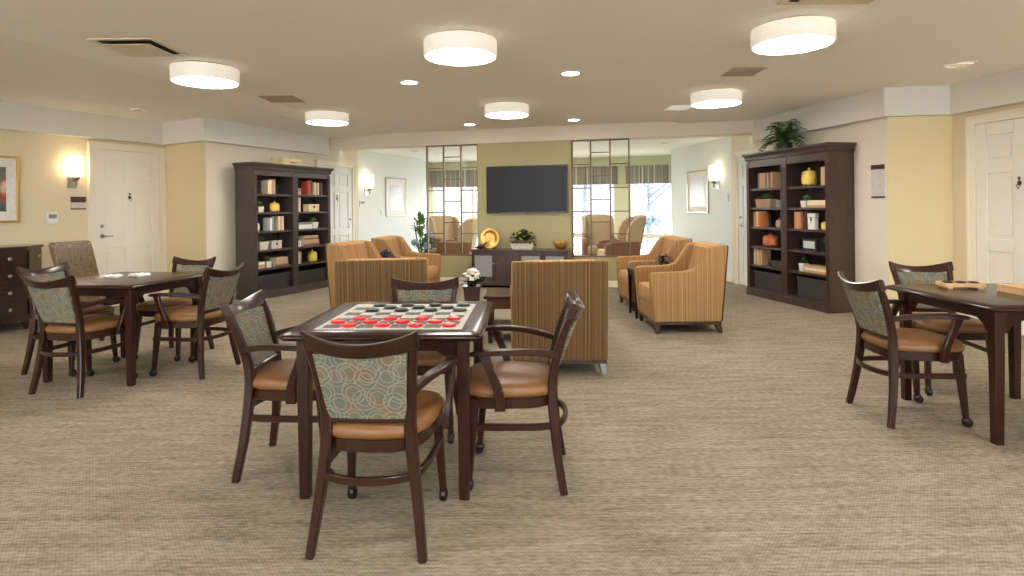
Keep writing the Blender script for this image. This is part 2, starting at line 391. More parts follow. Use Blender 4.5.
strip(mb, (lx0-.15, lx1-.15), (lx0+.15, lx1+.15), CEIL-.02, CEIL+.02)
strip(mb, (lx0+.15, lx1+.15), (2.4, 2.4), CEIL+.02, CEIL+.02)
strip(mb, (2.4, 2.4), (2.7, 2.7), CEIL+.02, CEIL-.02)
strip(mb, (2.7, 2.7), (7, 7), CEIL-.02, CEIL-.02)
struct('ceiling', mb, M['ceiling'], smooth=0)
mb = MB(); mb.prism([(-3.9,yb(-3.9)+.2),(4.6,yb(4.6)+.2),(4.6,13.6),(4.3,13.7),(-2.2,15.3),(-3.9,15.3)], 2.45, 2.72)
struct('ceiling_sunroom', mb, M['sun_ceiling'], smooth=0)

# soffits along the outer walls (mitred)
def offset_poly(pts, w):
    out = []
    for i, p in enumerate(pts):
        ns = []
        for j in (i-1, i):
            if 0 <= j < len(pts)-1:
                _, d, _, _ = wfr(pts[j], pts[j+1]); ns.append(Vector((d.y, -d.x)))
        if len(ns) == 1: out.append(Vector(p)+ns[0]*w)
        else:
            b = ns[0]+ns[1]; out.append(Vector(p)+b*(w/(1+ns[0].dot(ns[1]))))
    return [tuple(v) for v in out]
def soffit(name, pts, w, m):
    off = offset_poly(pts, w); mb = MB()
    for i in range(len(pts)-1): mb.prism([pts[i], pts[i+1], off[i+1], off[i]], SOF, 2.66)
    struct(name, mb, m, smooth=0)
soffit('trim_1', [P2, P3, P4, (-3.36, 10.42)], .11, M['soffit'])
soffit('trim_2', [(3.77, 8.84), P12, P13, P14], .11, M['soffit'])
# beam across the TV wall line
TW = Vector((1.59, 9.32)); TD = Vector((math.cos(rad(14)), -math.sin(rad(14)))); TN = Vector((-TD.y, TD.x))
def tvp(s, n=0): v = TW+TD*s+TN*n; return (v.x, v.y)
TA = -rad(14)
mb = MB(); mb.prism([tvp(-5.1,-.03), tvp(2.2,-.03), tvp(2.2,.30), tvp(-5.1,.30)], 2.385, 2.66); struct('trim_3', mb, M['beam'], smooth=0)
# media wall: solid centre, low wall under the screens
mb = MB(); mb.box(-2.235, -.64, 0, .14, 0, 2.39); mb.box(-3.19, -2.235, 0, .14, 0, .47); mb.box(-.64, .30, 0, .14, 0, .47)
struct('wall_media', mb, M['wall_olive'], (TW.x, TW.y, 0), TA, smooth=0)
def baseboard(name, p, q, s0=None, s1=None):
    P, d, L, a = wfr(p, q); s0 = 0 if s0 is None else s0; s1 = L if s1 is None else s1
    mb = MB(); mb.prismx([(0,0),(-.014,0),(-.014,.085),(-.008,.10),(0,.10)], s0, s1)
    struct(name, mb, M['trim'], (p[0], p[1], 0), a, smooth=0)
baseboard('baseboard_left', P2, P3, 0, 5.03); baseboard('baseboard_left_return', P3, P4)
baseboard('baseboard_left_bookcase', P4, P5, 0, 2.20); baseboard('baseboard_left_sconce', P5, P6)
baseboard('baseboard_right_sconce', P10, P11); baseboard('baseboard_right_bookcase', P11, P12, 1.30, None)
baseboard('baseboard_right_return', P12, P13); baseboard('baseboard_right_door', P13, P14, 1.42, None)
mb = MB(); mb.prismx([(0,0),(-.014,0),(-.014,.09),(-.008,.10),(0,.10)], -3.19, .30); struct('baseboard_media', mb, M['trim'], (TW.x, TW.y, 0), TA, smooth=0)

# doors: built in wall-local frame, x along the wall, -y into the room
def door(name, p, q, s0, s1, h, m, lever_side, knocker=True, case=.085):
    P, d, L, a = wfr(p, q)
    o = (P+d*s0); w = s1-s0
    # leaf with six recessed panels
    mb = MB(); mb.box(0, w, -.012, .0, .01, h)
    st = .115*w/.9; cw = (w-3*st)/2
    rows = [(.20, .80), (.93, 1.60), (1.72, h-.13)]
    stile = -.030
    f = MB()
    for x0, x1 in ((0, st), (st+cw, 2*st+cw), (w-st, w)): f.box(x0, x1, stile, -.011, .01, h)
    zz = [(.01, rows[0][0]), (rows[0][1], rows[1][0]), (rows[1][1], rows[2][0]), (rows[2][1], h)]
    for xa, xb in ((st, st+cw), (2*st+cw, w-st)):
        for z0, z1 in zz: f.box(xa, xb, stile, -.011, z0, z1)
        for z0, z1 in rows: f.box(xa+.035, xb-.035, -.024, -.011, z0+.035, z1-.035)
    mb.v, mb.f = mb.v, mb.f
    lf = MB(); lf.add(mb.v, mb.f); lf.add(f.v, f.f)
    dobj = struct(name, lf, m, (o.x, o.y, 0), a, smooth=0, bevel=.004, seg=1)
    c = MB()
    c.box(-case, -.004, -.045, 0, 0, h+.004); c.box(w+.004, w+case, -.045, 0, 0, h+.004); c.box(-case, w+case, -.045, 0, h+.004, h+case)
    c.box(-case-.008, -case+.02, -.055, 0, 0, h+case); c.box(w+case-.02, w+case+.008, -.055, 0, 0, h+case); c.box(-case-.008, w+case+.008, -.055, 0, h+case-.02, h+case+.008)
    c.build('door_casing', M['trim'], dobj, smooth=0)
    lx = .07 if lever_side < 0 else w-.07; sg = 1 if lever_side < 0 else -1
    k = MB(); k.lathey([(.028,.030),(.030,.034),(.028,.040),(.010,.042),(.010,.075)], 16, (lx, 0, .97)); k.sweep([(lx,-.07,.97),(lx+sg*.05,-.074,.968),(lx+sg*.12,-.07,.965)], .014, .018)
    k.lathey([(.024,.030),(.026,.036),(.020,.044),(.0,.046)], 16, (lx, 0, 1.10)); k.box(lx-.004, lx+.004, -.062, -.04, 1.085, 1.115)
    k.build('door_handle', M['chrome'], dobj)
    if knocker:
        k = MB(); k.lathey([(.012,.030),(.024,.036),(.012,.044),(0,.05)], 14, (w/2, 0, 1.49)); k.sweep([(w/2,-.05,1.49),(w/2+.018,-.052,1.465),(w/2,-.052,1.43),(w/2-.018,-.052,1.465),(w/2,-.05,1.49)], .006, .006)
        k.ball((w/2,-.04,1.535), (.012,.008,.02)); k.build('door_knocker', M['bronze'], dobj)
    return dobj
door('door_1', P2, P3, 5.12, 6.00, 2.13, M['door'], -1)
door('door_2', P4, P5, 2.30, 3.19, 2.07, M['door_cool'], 1)
door('door_3', P11, P12, .25, 1.15, 2.07, M['door_cool'], -1)
door('door_4', P13, P14, .30, 1.22, 2.12, M['door'], 1)

# back wall of the sunroom with tall windows, pelmet wall strip and valances
BP, BD, BLn, BA = wfr(P7, P8)
mb = MB()
wins = [(.12, 2.25), (2.65, 4.72), (5.06, 6.25)]
edges = [0, .12, 2.25, 2.65, 4.72, 5.06, 6.25, BLn+.15]
for i in (0, 2, 4, 6): mb.box(edges[i]-(.3 if i == 0 else 0), edges[i+1], 0, .15, 0, 2.6)
for a, b in wins: mb.box(a, b, 0, .15, 2.12, 2.6); mb.box(a, b, 0, .15, 0, .10)
struct('wall_sunroom', mb, M['wall_palegreen'], (P7[0], P7[1], 0), BA, smooth=0)
for i, (a, b) in enumerate(wins):
    mb = MB(); n = max(1, round((b-a)/1.05))
    xs = [a+(b-a)*k/n for k in range(n+1)]
    for k, x in enumerate(xs): mb.box(max(a, x-.03), min(b, x+.03), .02, .09, .10, 2.12)
    mb.box(a, b, .02, .09, .10, .16); mb.box(a, b, .02, .09, .54, .64); mb.box(a, b, .02, .09, 2.06, 2.12)
    for k in range(n):
        for q in (1/3, 2/3): xq = xs[k]+(xs[k+1]-xs[k])*q; mb.box(xq-.008, xq+.008, .045, .065, .16, 2.06)
    for z in (.36, 1.0, 1.36, 1.72): mb.box(a, b, .045, .065, z-.008, z+.008)
    w = struct('window_%d' % (i+1), mb, M['trim'], (P7[0], P7[1], 0), BA, smooth=0)
    g = MB(); g.box(a, b, .05, .056, .1, 2.12); g.build('glass', M['glass'], w, smooth=0)
vals = [(.05, 2.32, 'window beside the hydrangea side wall'), (2.58, 4.80, 'middle window behind the television wall'), (4.98, 6.32, 'window at the far sunroom corner')]
for a, b, t in vals:
    mb = MB(); n = int((b-a)/.03)
    rs = [[(a+(b-a)*k/n, -.13+.012*math.sin(k*1.3), 1.81), (a+(b-a)*k/n, -.13, 2.235), (a+(b-a)*k/n, -.005, 2.235), (a+(b-a)*k/n, -.10+.012*math.sin(k*1.3), 1.81)] for k in range(n+1)]
    mb.rings(rs); tag(mb.build('valance', valance_mat() if a < 1 else bpy.data.materials['striped_valance_cloth'], None, (P7[0], P7[1], 0), BA), 'striped fabric valance over the '+t, 'valance')
for i, (a, b) in enumerate(((-6.9, -1.6), (.5, 5.6))):  # unseen windows added behind the camera to let in fill daylight
    mb = MB()
    for k in range(6): x = a+(b-a)*k/5; mb.box(max(a, x-.03), min(b, x+.03), -3.6, -3.53, .5, 2.25)
    mb.box(a, b, -3.6, -3.53, .5, .56); mb.box(a, b, -3.6, -3.53, 2.19, 2.25)
    w = struct('window_%d' % (i+4), mb, M['trim'], smooth=0)
    g = MB(); g.box(a, b, -3.57, -3.564, .5, 2.25); g.build('glass', M['glass'], w, smooth=0)

# outside
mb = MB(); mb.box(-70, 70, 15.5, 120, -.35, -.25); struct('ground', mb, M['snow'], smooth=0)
mb = MB(); mb.box(-70, 70, -80, -4.3, -.35, -.25); struct('ground_bounce', mb, M['bounceground'], smooth=0)  # unseen bright ground added to bounce daylight up to the ceiling
def bare_tree(x, y, h, label):
    t = thing('bare_tree', label, 'tree', (x, y, -.25), random.random()*6, 'bare trees beyond the sunroom windows')
    mb = MB(); mb.sweep(smoothpath([(0,0,0),(.05,.0,h*.35),(-.05,.05,h*.7),(.05,0,h)], 3), lerps([.28,.2,.12,.04], 10), lerps([.28,.2,.12,.04], 10), round_=True)
    mb.build('trunk', M['bark'], t)
    b = MB()
    for k in range(16):
        z = h*random.uniform(.25, .9); a = random.random()*2*PI; L = (h-z)*.5+.6
        p = (0, 0, z); q = (L*.5*math.cos(a), L*.5*math.sin(a), z+L*.35); r = (L*math.cos(a), L*math.sin(a), z+L*.9)
        b.sweep([p, q, r], [.08,.05,.015], [.08,.05,.015], round_=True)
        for _ in range(3):
            a2 = a+random.uniform(-1, 1); b.sweep([q, (q[0]+L*.4*math.cos(a2), q[1]+L*.4*math.sin(a2), q[2]+L*.5)], [.03,.01], [.03,.01], round_=True)
    b.build('branches', M['bark'], t)
for i, (x, y, h, l) in enumerate(((-4.6, 26, 7, 'bare tree seen through the window by the hydrangea'), (-2.2, 38, 9, 'bare tree far off between the pair of pale wingback chairs'), (3.7, 29, 8, 'bare tree seen through the middle of the lattice screen by the golden bowl'), (5.2, 42, 10, 'slim bare tree farther off beside the trunk behind the lattice'), (6.4, 27, 6, 'bare tree outside standing in the last clear window pane'), (9.6, 34, 8, 'bare tree at the edge of the snowy yard near the sconce wall'))):
    bare_tree(x, y, h, l)
t = thing('shrub', 'frosty blue-grey shrub on the snow outside the clear window', 'shrub', (5.6, 24.0, -.25))
mb = MB()
for k in range(40): a = random.random()*6.3; r = random.random()*.55; mb.ball((r*math.cos(a), r*math.sin(a), .9+random.uniform(-.15,.25)), random.uniform(.08,.16), 7, 4)
mb.build('foliage', M['shrubblue'], t)
mb = MB(); mb.sweep([(0,0,0),(0,0,.9)], .1, .1, round_=True); mb.build('stem', M['bark'], t)
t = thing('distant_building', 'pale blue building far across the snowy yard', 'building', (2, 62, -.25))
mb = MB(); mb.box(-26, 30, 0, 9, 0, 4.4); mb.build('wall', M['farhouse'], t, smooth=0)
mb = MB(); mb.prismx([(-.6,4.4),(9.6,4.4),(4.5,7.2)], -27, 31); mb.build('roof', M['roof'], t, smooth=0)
for k in range(12):
    mb = MB(); mb.box(-24+k*4.4, -22.3+k*4.4, -.06, 0, 1.2, 2.9); mb.build('window', M['glass'] if 0 else M['greyb'], t, smooth=0)

# ------------------------------------------------------------------ ceiling fittings
def disc_light(x, y, label, first=[None]):
    z = cz(x, y)
    if first[0] is None:
        t = thing('ceiling_light', label, 'ceiling light', (x, y, z), 0, 'round drum ceiling lights')
        p = MB(); p.lathe([(.245,-.001),(.245,-.012),(.255,-.016)], 40); p.build('mounting_plate', M['brass'], t)
        s = MB(); s.rings([[(r*math.cos(2*PI*i/48), r*math.sin(2*PI*i/48), zz) for i in range(48)] for r, zz in ((.10,-.014),(.283,-.016),(.285,-.02),(.285,-.138),(.283,-.142),(.270,-.142),(.268,-.132))])
        s.build('drum_shade', M['shade'], t)
        d = MB(); d.lathe([(.268,-.134),(.267,-.140),(.2,-.143),(.01,-.145)], 40); d.build('diffuser', M['diff'], t)
        first[0] = t; return t
    return dup(first[0], (x, y, z), 0, label)
for x, y, l in ((-.39, 4.53, 'large white drum ceiling light above the checkers table'), (-.056, 7.45, 'white drum ceiling light centred in front of the television'),
    (-2.81, 5.34, 'white drum ceiling light next to the square plate diffuser'), (2.08, 4.28, 'white drum ceiling light just under the big ceiling register'),
    (-2.52, 7.95, 'white drum ceiling light farthest along, near the crate-topped bookcases'), (2.39, 6.76, 'white drum ceiling light beside the bright square ceiling panel'),
    (-3.0, 1.3, 'added unseen drum fill light behind the viewer, door side'), (.1, 1.0, 'added unseen drum fill light straight over the viewer'), (3.0, .9, 'added unseen drum fill light behind the viewer, game tray side'),  # these and the next two are unseen drums added as room fill
    (-5.6, 2.4, 'added unseen drum fill light over the dresser end of the room'), (5.0, 3.2, 'added unseen drum fill light past the table with the wooden tray')):
    disc_light(x, y, l)
for x, y, l in ((-.30, 11.1, 'added hidden sunroom fill light behind the television wall, hydrangea side'), (.25, 12.7, 'added hidden sunroom fill light behind the television wall, window side'), (.72, 10.9, 'added hidden sunroom fill light behind the television wall, bowl side')):  # drums added out of sight to brighten the sunroom
    disc_light(x, y, l).location.z = 2.45
def down(x, y, label, z=None, m='down', r=.085):
    t = thing('downlight', label, 'downlight', (x, y, cz(x, y) if z is None else z), 0, 'recessed downlights')
    s = MB(); s.rings([[(rr*math.cos(2*PI*i/28), rr*math.sin(2*PI*i/28), zz) for i in range(28)] for rr, zz in ((r+.025,-.0005),(r+.023,-.007),(r,-.009),(r-.004,-.002))], True); s.build('trim_ring', M['white'], t)
    d = MB(); d.lathe([(r,-.001),(r*.9,-.005),(.005,-.006)], 24); d.build('lens', M[m], t)
    if m == 'downdim':
        g = MB()
        for k in (-1, 0, 1): g.box(-r*.8, r*.8, k*r*.4-.004, k*r*.4+.004, -.012, -.006)
        g.build('louvre', M['ventgrey'], t)
for x, y, l in ((-1.06, 6.06, 'round recessed downlight left of the big drum over the checkers'), (.59, 5.72, 'round recessed downlight nearest above the striped armchair backs'), (-.66, 9.2, 'round recessed downlight close to the beam by the golden plate'), (.95, 8.82, 'round recessed downlight close to the beam on the golden bowl side')):
    down(x, y, l)
down(4.14, 5.35, 'unlit-looking recessed downlight with louvre above the yellow return wall', m='downdim', r=.11)
down(-4.7, 7.3, 'small dim recessed downlight above the panelled door by the dresser', m='downdim', r=.09)
down(2.8, 10.6, 'small sunroom ceiling downlight near the silver-framed print', 2.45, 'downdim', .07)
down(-1.95, 11.7, 'small sunroom ceiling downlight near the white-matted picture', 2.45, 'downdim', .07)
# vents
def vent_plate(x, y, s, label, big=True):
    z = cz(x, y); t = thing('ceiling_vent', label, 'ceiling vent', (x, y, z))
    f = MB(); f.box(-s,s,-s,-s*.86,-.008,0); f.box(-s,s,s*.86,s,-.008,0); f.box(-s,-s*.86,-s*.86,s*.86,-.008,0); f.box(s*.86,s,-s*.86,s*.86,-.008,0); f.build('frame', M['vent'], t, smooth=0)
    b = MB(); b.box(-s*.86,s*.86,-s*.86,s*.86,-.003,-.0005); b.build('duct', M['ventdark'], t, smooth=0)
    p = MB(); p.box(-s*.72,s*.72,-s*.72,s*.72,-.03,-.024); p.box(-.02,.02,-.02,.02,-.024,-.003); p.build('plate', M['vent'], t, smooth=0)
vent_plate(-2.97, 4.66, .25, 'square ceiling diffuser with a floating plate and dark gap')
vent_plate(2.05, 3.50, .30, 'square cream ceiling register cut by the top of the photo')
def vent_grille(x, y, sx, sy, label, m, m2):
    z = cz(x, y); t = thing('ceiling_vent', label, 'ceiling vent', (x, y, z))
    f = MB(); f.box(-sx,sx,-sy,-sy+.02,-.01,0); f.box(-sx,sx,sy-.02,sy,-.01,0); f.box(-sx,-sx+.02,-sy+.02,sy-.02,-.01,0); f.box(sx-.02,sx,-sy+.02,sy-.02,-.01,0); f.build('frame', M[m], t, smooth=0)
    g = MB(); n = 12
    for k in range(n): y0 = -sy+.02+(2*sy-.04)*k/n; g.box(-sx+.02, sx-.02, y0, y0+.6*(2*sy-.04)/n, -.008, -.002)
    g.build('slats', M[m2], t, smooth=0)
    b = MB(); b.box(-sx+.02, sx-.02, -sy+.02, sy-.02, -.0015, -.0003); b.build('duct', M['ventgrey'], t, smooth=0)
vent_grille(-2.72, 6.9, .2, .19, 'brown-grey slatted ceiling grille near the crate-topped bookcases', 'ventgrey', 'ventgrey')
vent_grille(2.36, 5.72, .22, .17, 'grey slatted ceiling grille between two drum lights near the fern', 'ventgrey', 'ventgrey')
z = cz(2.25, 7.75); t = thing('ceiling_panel', 'white square ceiling panel with added glow beside the drum light near the fern', 'ceiling panel', (2.25, 7.75, z))
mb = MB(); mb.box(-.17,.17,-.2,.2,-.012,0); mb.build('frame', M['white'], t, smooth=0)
mb = MB(); mb.box(-.15,.15,-.18,.18,-.016,-.012); mb.build('diffuser', M['shade'], t, smooth=0)  # emissive sheet stands in for light reflected off the panel

# ------------------------------------------------------------------ wall-hung things
def wl(p, q, s): P, d, L, a = wfr(p, q); o = P+d*s; return (o.x, o.y), a
def sconce(p, q, s, z, label):
    (x, y), a = wl(p, q, s); t = thing('wall_sconce', label, 'wall sconce', (x, y, z), a, 'frosted wall sconces')
    b = MB(); b.box(-.05,.05,-.014,0,-.30,-.14); b.box(-.012,.012,-.09,-.014,-.22,-.19); b.lathe([(.012,-.27),(.018,-.25),(.010,-.22),(.03,-.19),(.05,-.165),(.05,-.155)], 16, (0,-.09,0)); b.build('bracket', M['chrome'], t)
    g = MB(); g.lathe([(.045,-.155),(.070,-.15),(.074,-.14),(.074,.10),(.071,.104),(.01,.104)], 24, (0,-.092,0)); g.build('lamp_shade', M['sconce'], t)
sconce(P2, P3, 4.845, 1.90, 'lit frosted glass sconce above the plaque by the dresser')
sconce(P5, P6, .26, 1.86, 'lit frosted glass sconce beside the white-matted picture')
sconce(P10, P11, 1.90, 1.88, 'lit frosted glass sconce beside the silver-framed print near the fern')
def picture(p, q, s0, s1, z0, z1, label, fm, am, matw, mm='paper', fw=.025):
    (x, y), a = wl(p, q, (s0+s1)/2); w = (s1-s0)/2; h = (z1-z0)/2
    t = thing('framed_picture', label, 'picture', (x, y, (z0+z1)/2), a)
    f = MB()
    for bx in ((-w,w,h-fw,h),(-w,w,-h,-h+fw),(-w,-w+fw,-h+fw,h-fw),(w-fw,w,-h+fw,h-fw)): f.box(bx[0],bx[1],-.03,-.001,bx[2],bx[3])
    f.build('frame', M[fm], t, smooth=0, bevel=.004)
    m_ = MB(); m_.box(-w+fw,w-fw,-.016,-.002,-h+fw,h-fw); m_.build('mat_board', M[mm], t, smooth=0)
    c = MB(); c.box(-w+matw,w-matw,-.018,-.016,-h+matw,h-matw); c.build('print', M[am], t, smooth=0)
picture(P2, P3, 3.36, 4.26, 1.18, 1.96, 'gold-framed colourful print in a white mat above the dresser', 'brass', 'art1', .13, fw=.025)
picture(P5, P6, .95, 1.75, 1.12, 1.95, 'white-matted picture in a thin pale frame by the hydrangea', 'chrome', 'art2', .15, fw=.018)
picture(P10, P11, .75, 1.56, 1.15, 1.95, 'pale print in a thin silver frame on the wall near the fern', 'chrome', 'art2', .12, fw=.03)
def plaque(p, q, s0, s1, z0, z1, label, both=False):
    (x, y), a = wl(p, q, (s0+s1)/2); w = (s1-s0)/2; h = z1-z0; t = thing('wall_plaque', label, 'plaque', (x, y, z0), a)
    m_ = MB(); m_.box(-w,w,-.012,-.001,0,h); m_.build('plate', M['plaque'], t, smooth=0)
    b = MB(); b.box(-w-.003,w+.003,-.016,-.001,h*(.55 if not both else .87),h+.003)
    if both: b.box(-w-.003,w+.003,-.016,-.001,-.003,h*.04)
    else: b.box(-w-.003,w+.003,-.016,-.001,-.003,h*.08)
    b.build('bar', M['plaquedark'], t, smooth=0)
plaque(P2, P3, 4.83, 5.00, 1.33, 1.49, 'small dark-topped room plaque under the sconce by the dresser')
plaque(P11, P12, 3.04, 3.22, 1.37, 1.74, 'tall notice plaque with dark top bar beside the fern-topped bookcases', True)
def device(p, q, s0, s1, z0, z1, label, name='thermostat', screen=True):
    (x, y), a = wl(p, q, (s0+s1)/2); w = (s1-s0)/2; h = z1-z0; t = thing(name, label, name.replace('_', ' '), (x, y, z0), a)
    m_ = MB(); m_.box(-w,w,-.025,-.001,0,h); m_.build('cover', M['white'], t, smooth=0, bevel=.005)
    s = MB()
    if screen: s.box(-w*.6,w*.75,-.027,-.025,h*.5,h*.85); s.build('screen', M['greyb'], t, smooth=0)
    else: s.box(-w*.25,w*.25,-.03,-.025,h*.3,h*.7); s.build('toggle', M['white'], t, smooth=0)
device(P2, P3, 4.54, 4.67, 1.15, 1.29, 'white thermostat with grey screen on the wall above the dresser end')
device(P5, P6, .03, .20, 1.33, 1.46, 'white wall thermostat beneath the sconce beside the far panelled door')
device(P5, P6, .76, .90, 1.16, 1.28, 'white light switch plate at the corner of the white-matted picture', 'light_switch', False)
device(P10, P11, 2.12, 2.24, 1.36, 1.49, 'white light switch plate between the sconce and door near the fern', 'light_switch', False)

# lattice screens
def lattice(s0, s1, label):
    c = TW+TD*((s0+s1)/2); t = thing('lattice_screen', label, 'screen', (c.x, c.y, .47), TA, 'bronze lattice screens beside the television wall')
    w = (s1-s0)/2; H = 1.915; b = .012
    f = MB()
    f.box(-w,w,.045,.085,0,.024); f.box(-w,w,.045,.085,H-.024,H); f.box(-w,-w+.024,.045,.085,0,H); f.box(w-.024,w,.045,.085,0,H); f.build('frame', M['screenwood'], t, smooth=0)
    for x in (-w/3, w/3): m_ = MB(); m_.box(x-b,x+b,.05,.08,.024,H-.024); m_.build('upright', M['screenwood'], t, smooth=0)
    for k, fr in enumerate(((.21,.41,.61,.80),(.11,.31,.51,.70,.89),(.21,.41,.61,.80))):
        x0 = -w+2*w*k/3+b*(1 if k else 2); x1 = -w+2*w*(k+1)/3-b*(1 if k < 2 else 2)
        for q in fr: m_ = MB(); m_.box(x0,x1,.05,.08,H*(1-q)-.009,H*(1-q)+.009); m_.build('crossbar', M['screenwood'], t, smooth=0)
lattice(-3.19, -2.235, 'bronze lattice screen beside the golden plate and hydrangea')
lattice(-.64, .30, 'bronze lattice screen on the golden bowl side of the television')

# television
c = TW+TD*(-1.37); t = thing('television', 'large black flat television on the olive wall', 'television', (c.x, c.y, 1.20), TA)
mb = MB(); mb.box(-.69,.69,-.075,-.03,0,.785); mb.build('bezel', M['tvframe'], t, smooth=0, bevel=.005)
mb = MB(); mb.box(-.677,.677,-.078,-.075,.02,.772); mb.build('screen', M['tv'], t, smooth=0)
mb = MB(); mb.box(-.2,.2,-.03,0,.2,.6); mb.build('wall_bracket', M['black'], t, smooth=0)
mb = MB(); mb.box(-.03,.03,-.073,-.055,-.012,.0); mb.build('sensor', M['tvframe'], t, smooth=0)

# console (local x along the wall, -y into the room)
cc = TW+TD*(-1.42)-TN*.03; CON = thing('media_console', 'dark wood media console with frosted glass doors under the television', 'console', (cc.x, cc.y, 0), TA)
cw_ = .81
mb = MB(); mb.box(-cw_,cw_,-.44,0,.585,.615); mb.build('top', M['mahogany'], CON, smooth=0, bevel=.004)
mb = MB(); mb.box(-cw_+.02,cw_-.02,-.42,-.01,.10,.585); mb.build('body', M['mahogany'], CON, smooth=0)
mb = MB(); mb.box(-cw_+.01,cw_-.01,-.435,-.005,.04,.12); mb.build('plinth', M['mahogany'], CON, smooth=0, bevel=.01)
for sx in (-1, 1):
    for y in (-.40, -.06): mb = MB(); mb.box(sx*(cw_-.06)-.03, sx*(cw_-.06)+.03, y-.03, y+.03, 0, .04); mb.build('foot', M['mahogany'], CON, smooth=0)
for k in range(4):
    x0 = -cw_+.03+k*(2*cw_-.06)/4; x1 = x0+(2*cw_-.06)/4-.008
    d = MB(); fw = .045
    if k in (0, 2, 3):
        for bx in ((x0,x1,.14,.14+fw),(x0,x1,.57-fw,.57),(x0,x0+fw,.14+fw,.57-fw),(x1-fw,x1,.14+fw,.57-fw)): d.box(bx[0],bx[1],-.44,-.42,bx[2],bx[3])
        dd = d.build('door', M['mahogany'], CON, smooth=0)
        g = MB(); g.box(x0+fw,x1-fw,-.43,-.422,.14+fw,.57-fw); g.build('pane', M['frost'], dd, smooth=0)
    else:
        d.box(x0,x1,-.44,-.42,.14,.57); dd = d.build('door', M['mahogany'], CON, smooth=0, bevel=.003)
    kb = MB(); kx = x1-.02 if k % 2 == 0 else x0+.02; kb.ball((kx,-.455,.40), .013, 10, 6); kb.build('knob', M['chrome'], dd)
def on_console(x, y, z=.615): v = cc+TD*x+TN*y; return (v.x, v.y, z)

# ------------------------------------------------------------------ plants
def leaf_quad(mb, p, dirv, up, L, w, bend=.0):
    p = Vector(p); d = Vector(dirv).normalized(); s = d.cross(Vector(up))
    if s.length < 1e-3: s = Vector((1,0,0))
    s.normalize(); n = s.cross(d)
    q = p+d*L*.5+n*bend*L*.3; r = p+d*L-n*bend*L*.2
    mb.add([p, q-s*w/2, r, q+s*w/2, q-n*.002], [(0,1,4),(1,2,4),(2,3,4),(3,0,4)])
def bush(mb, c, rx, ry, rz, n, L, w, up_only=True):
    for _ in range(n):
        a = random.random()*2*PI; e = random.uniform(-.2 if up_only else -1, 1)*PI/2
        d = Vector((math.cos(a)*math.cos(e), math.sin(a)*math.cos(e), math.sin(e)))
        k = random.uniform(.35, 1)
        p = Vector(c)+Vector((d.x*rx*k, d.y*ry*k, d.z*rz*k))
        leaf_quad(mb, p-d*L*.5, d+Vector((random.uniform(-.6,.6), random.uniform(-.6,.6), random.uniform(-.3,.5))), (random.uniform(-.3,.3),random.uniform(-.3,.3),1), L*random.uniform(.7,1.2), w)
def blossoms(mb, c, rx, ry, rz, n, r):
    for _ in range(n):
        a = random.random()*2*PI; e = random.random()*PI/2; k = random.uniform(.8, 1.05)
        p = (c[0]+rx*k*math.cos(a)*math.cos(e), c[1]+ry*k*math.sin(a)*math.cos(e), c[2]+rz*k*math.sin(e))
        for q in range(5):
            b = 2*PI*q/5+a; mb.ball((p[0]+r*.6*math.cos(b), p[1]+r*.6*math.sin(b), p[2]), (r*.55, r*.55, r*.35), 6, 4)
        mb.ball((p[0], p[1], p[2]+r*.2), r*.4, 6, 4)

# golden plate on stand, bird, arrangement, bowl
t = thing('decorative_plate', 'round golden plate standing upright on the console', 'plate', on_console(-.55, -.17), TA)
mb = MB(); rs = [[(r*math.cos(2*PI*i/36), -.02-y+.12*(r*math.sin(2*PI*i/36)), .175+r*math.sin(2*PI*i/36)) for i in range(36)] for r, y in ((.001,.0),(.09,.0),(.11,.012),(.155,.02),(.165,.018),(.16,.006),(.11,.0),(.08,-.012),(.001,-.012))]
mb.rings(rs); mb.build('dish', M['gold'], t)
mb = MB(); mb.sweep([(-.06,-.07,.006),(-.06,.04,.006)], .01, .01); mb.sweep([(.06,-.07,.006),(.06,.04,.006)], .01, .01); mb.sweep([(-.06,.03,.006),(0,.05,.13)], .01, .01); mb.sweep([(.06,.03,.006),(0,.05,.13)], .01, .01); mb.sweep([(-.06,-.06,.006),(-.06,-.065,.03)], .01, .01); mb.sweep([(.06,-.06,.006),(.06,-.065,.03)], .01, .01)
mb.build('stand', M['bronze'], t)
t = thing('bird_figurine', 'small dark bird figurine in front of the golden plate', 'figurine', on_console(-.66, -.32), TA)
mb = MB(); mb.rings([[(x+0*a, r*math.cos(2*PI*i/10), z+r*1.1*math.sin(2*PI*i/10)) for i in range(10)] for x, r, z, a in ((-.11,.004,.03,0),(-.07,.018,.035,0),(-.02,.034,.045,0),(.03,.036,.055,0),(.06,.026,.075,0),(.075,.022,.10,0),(.09,.016,.108,0),(.115,.003,.10,0))]); mb.build('body', M['bronze'], t)
mb = MB(); mb.lathe([(.03,0),(.032,.01),(.012,.014),(.010,.02)], 14); mb.build('base', M['bronze'], t)
t = thing('flower_arrangement', 'green and yellow arrangement in a whitewashed trough on the console', 'flower arrangement', on_console(0.02, -.22), TA)
mb = MB(); mb.prismy([(-.17,0),(.17,0),(.20,.10),(-.20,.10)], -.07, .07); mb.build('trough', M['greywash'], t, smooth=0, bevel=.008)
mb = MB(); bush(mb, (0,0,.14), .25, .13, .17, 320, .09, .04); mb.build('leaves', M['leafdark'], t, smooth=0)
mb = MB(); blossoms(mb, (0,0,.15), .22, .12, .15, 26, .02); mb.build('flowers', M['yellowflower'], t)
t = thing('golden_bowl', 'open-work golden bowl with wavy rim on the console', 'bowl', on_console(.64, -.2), TA)
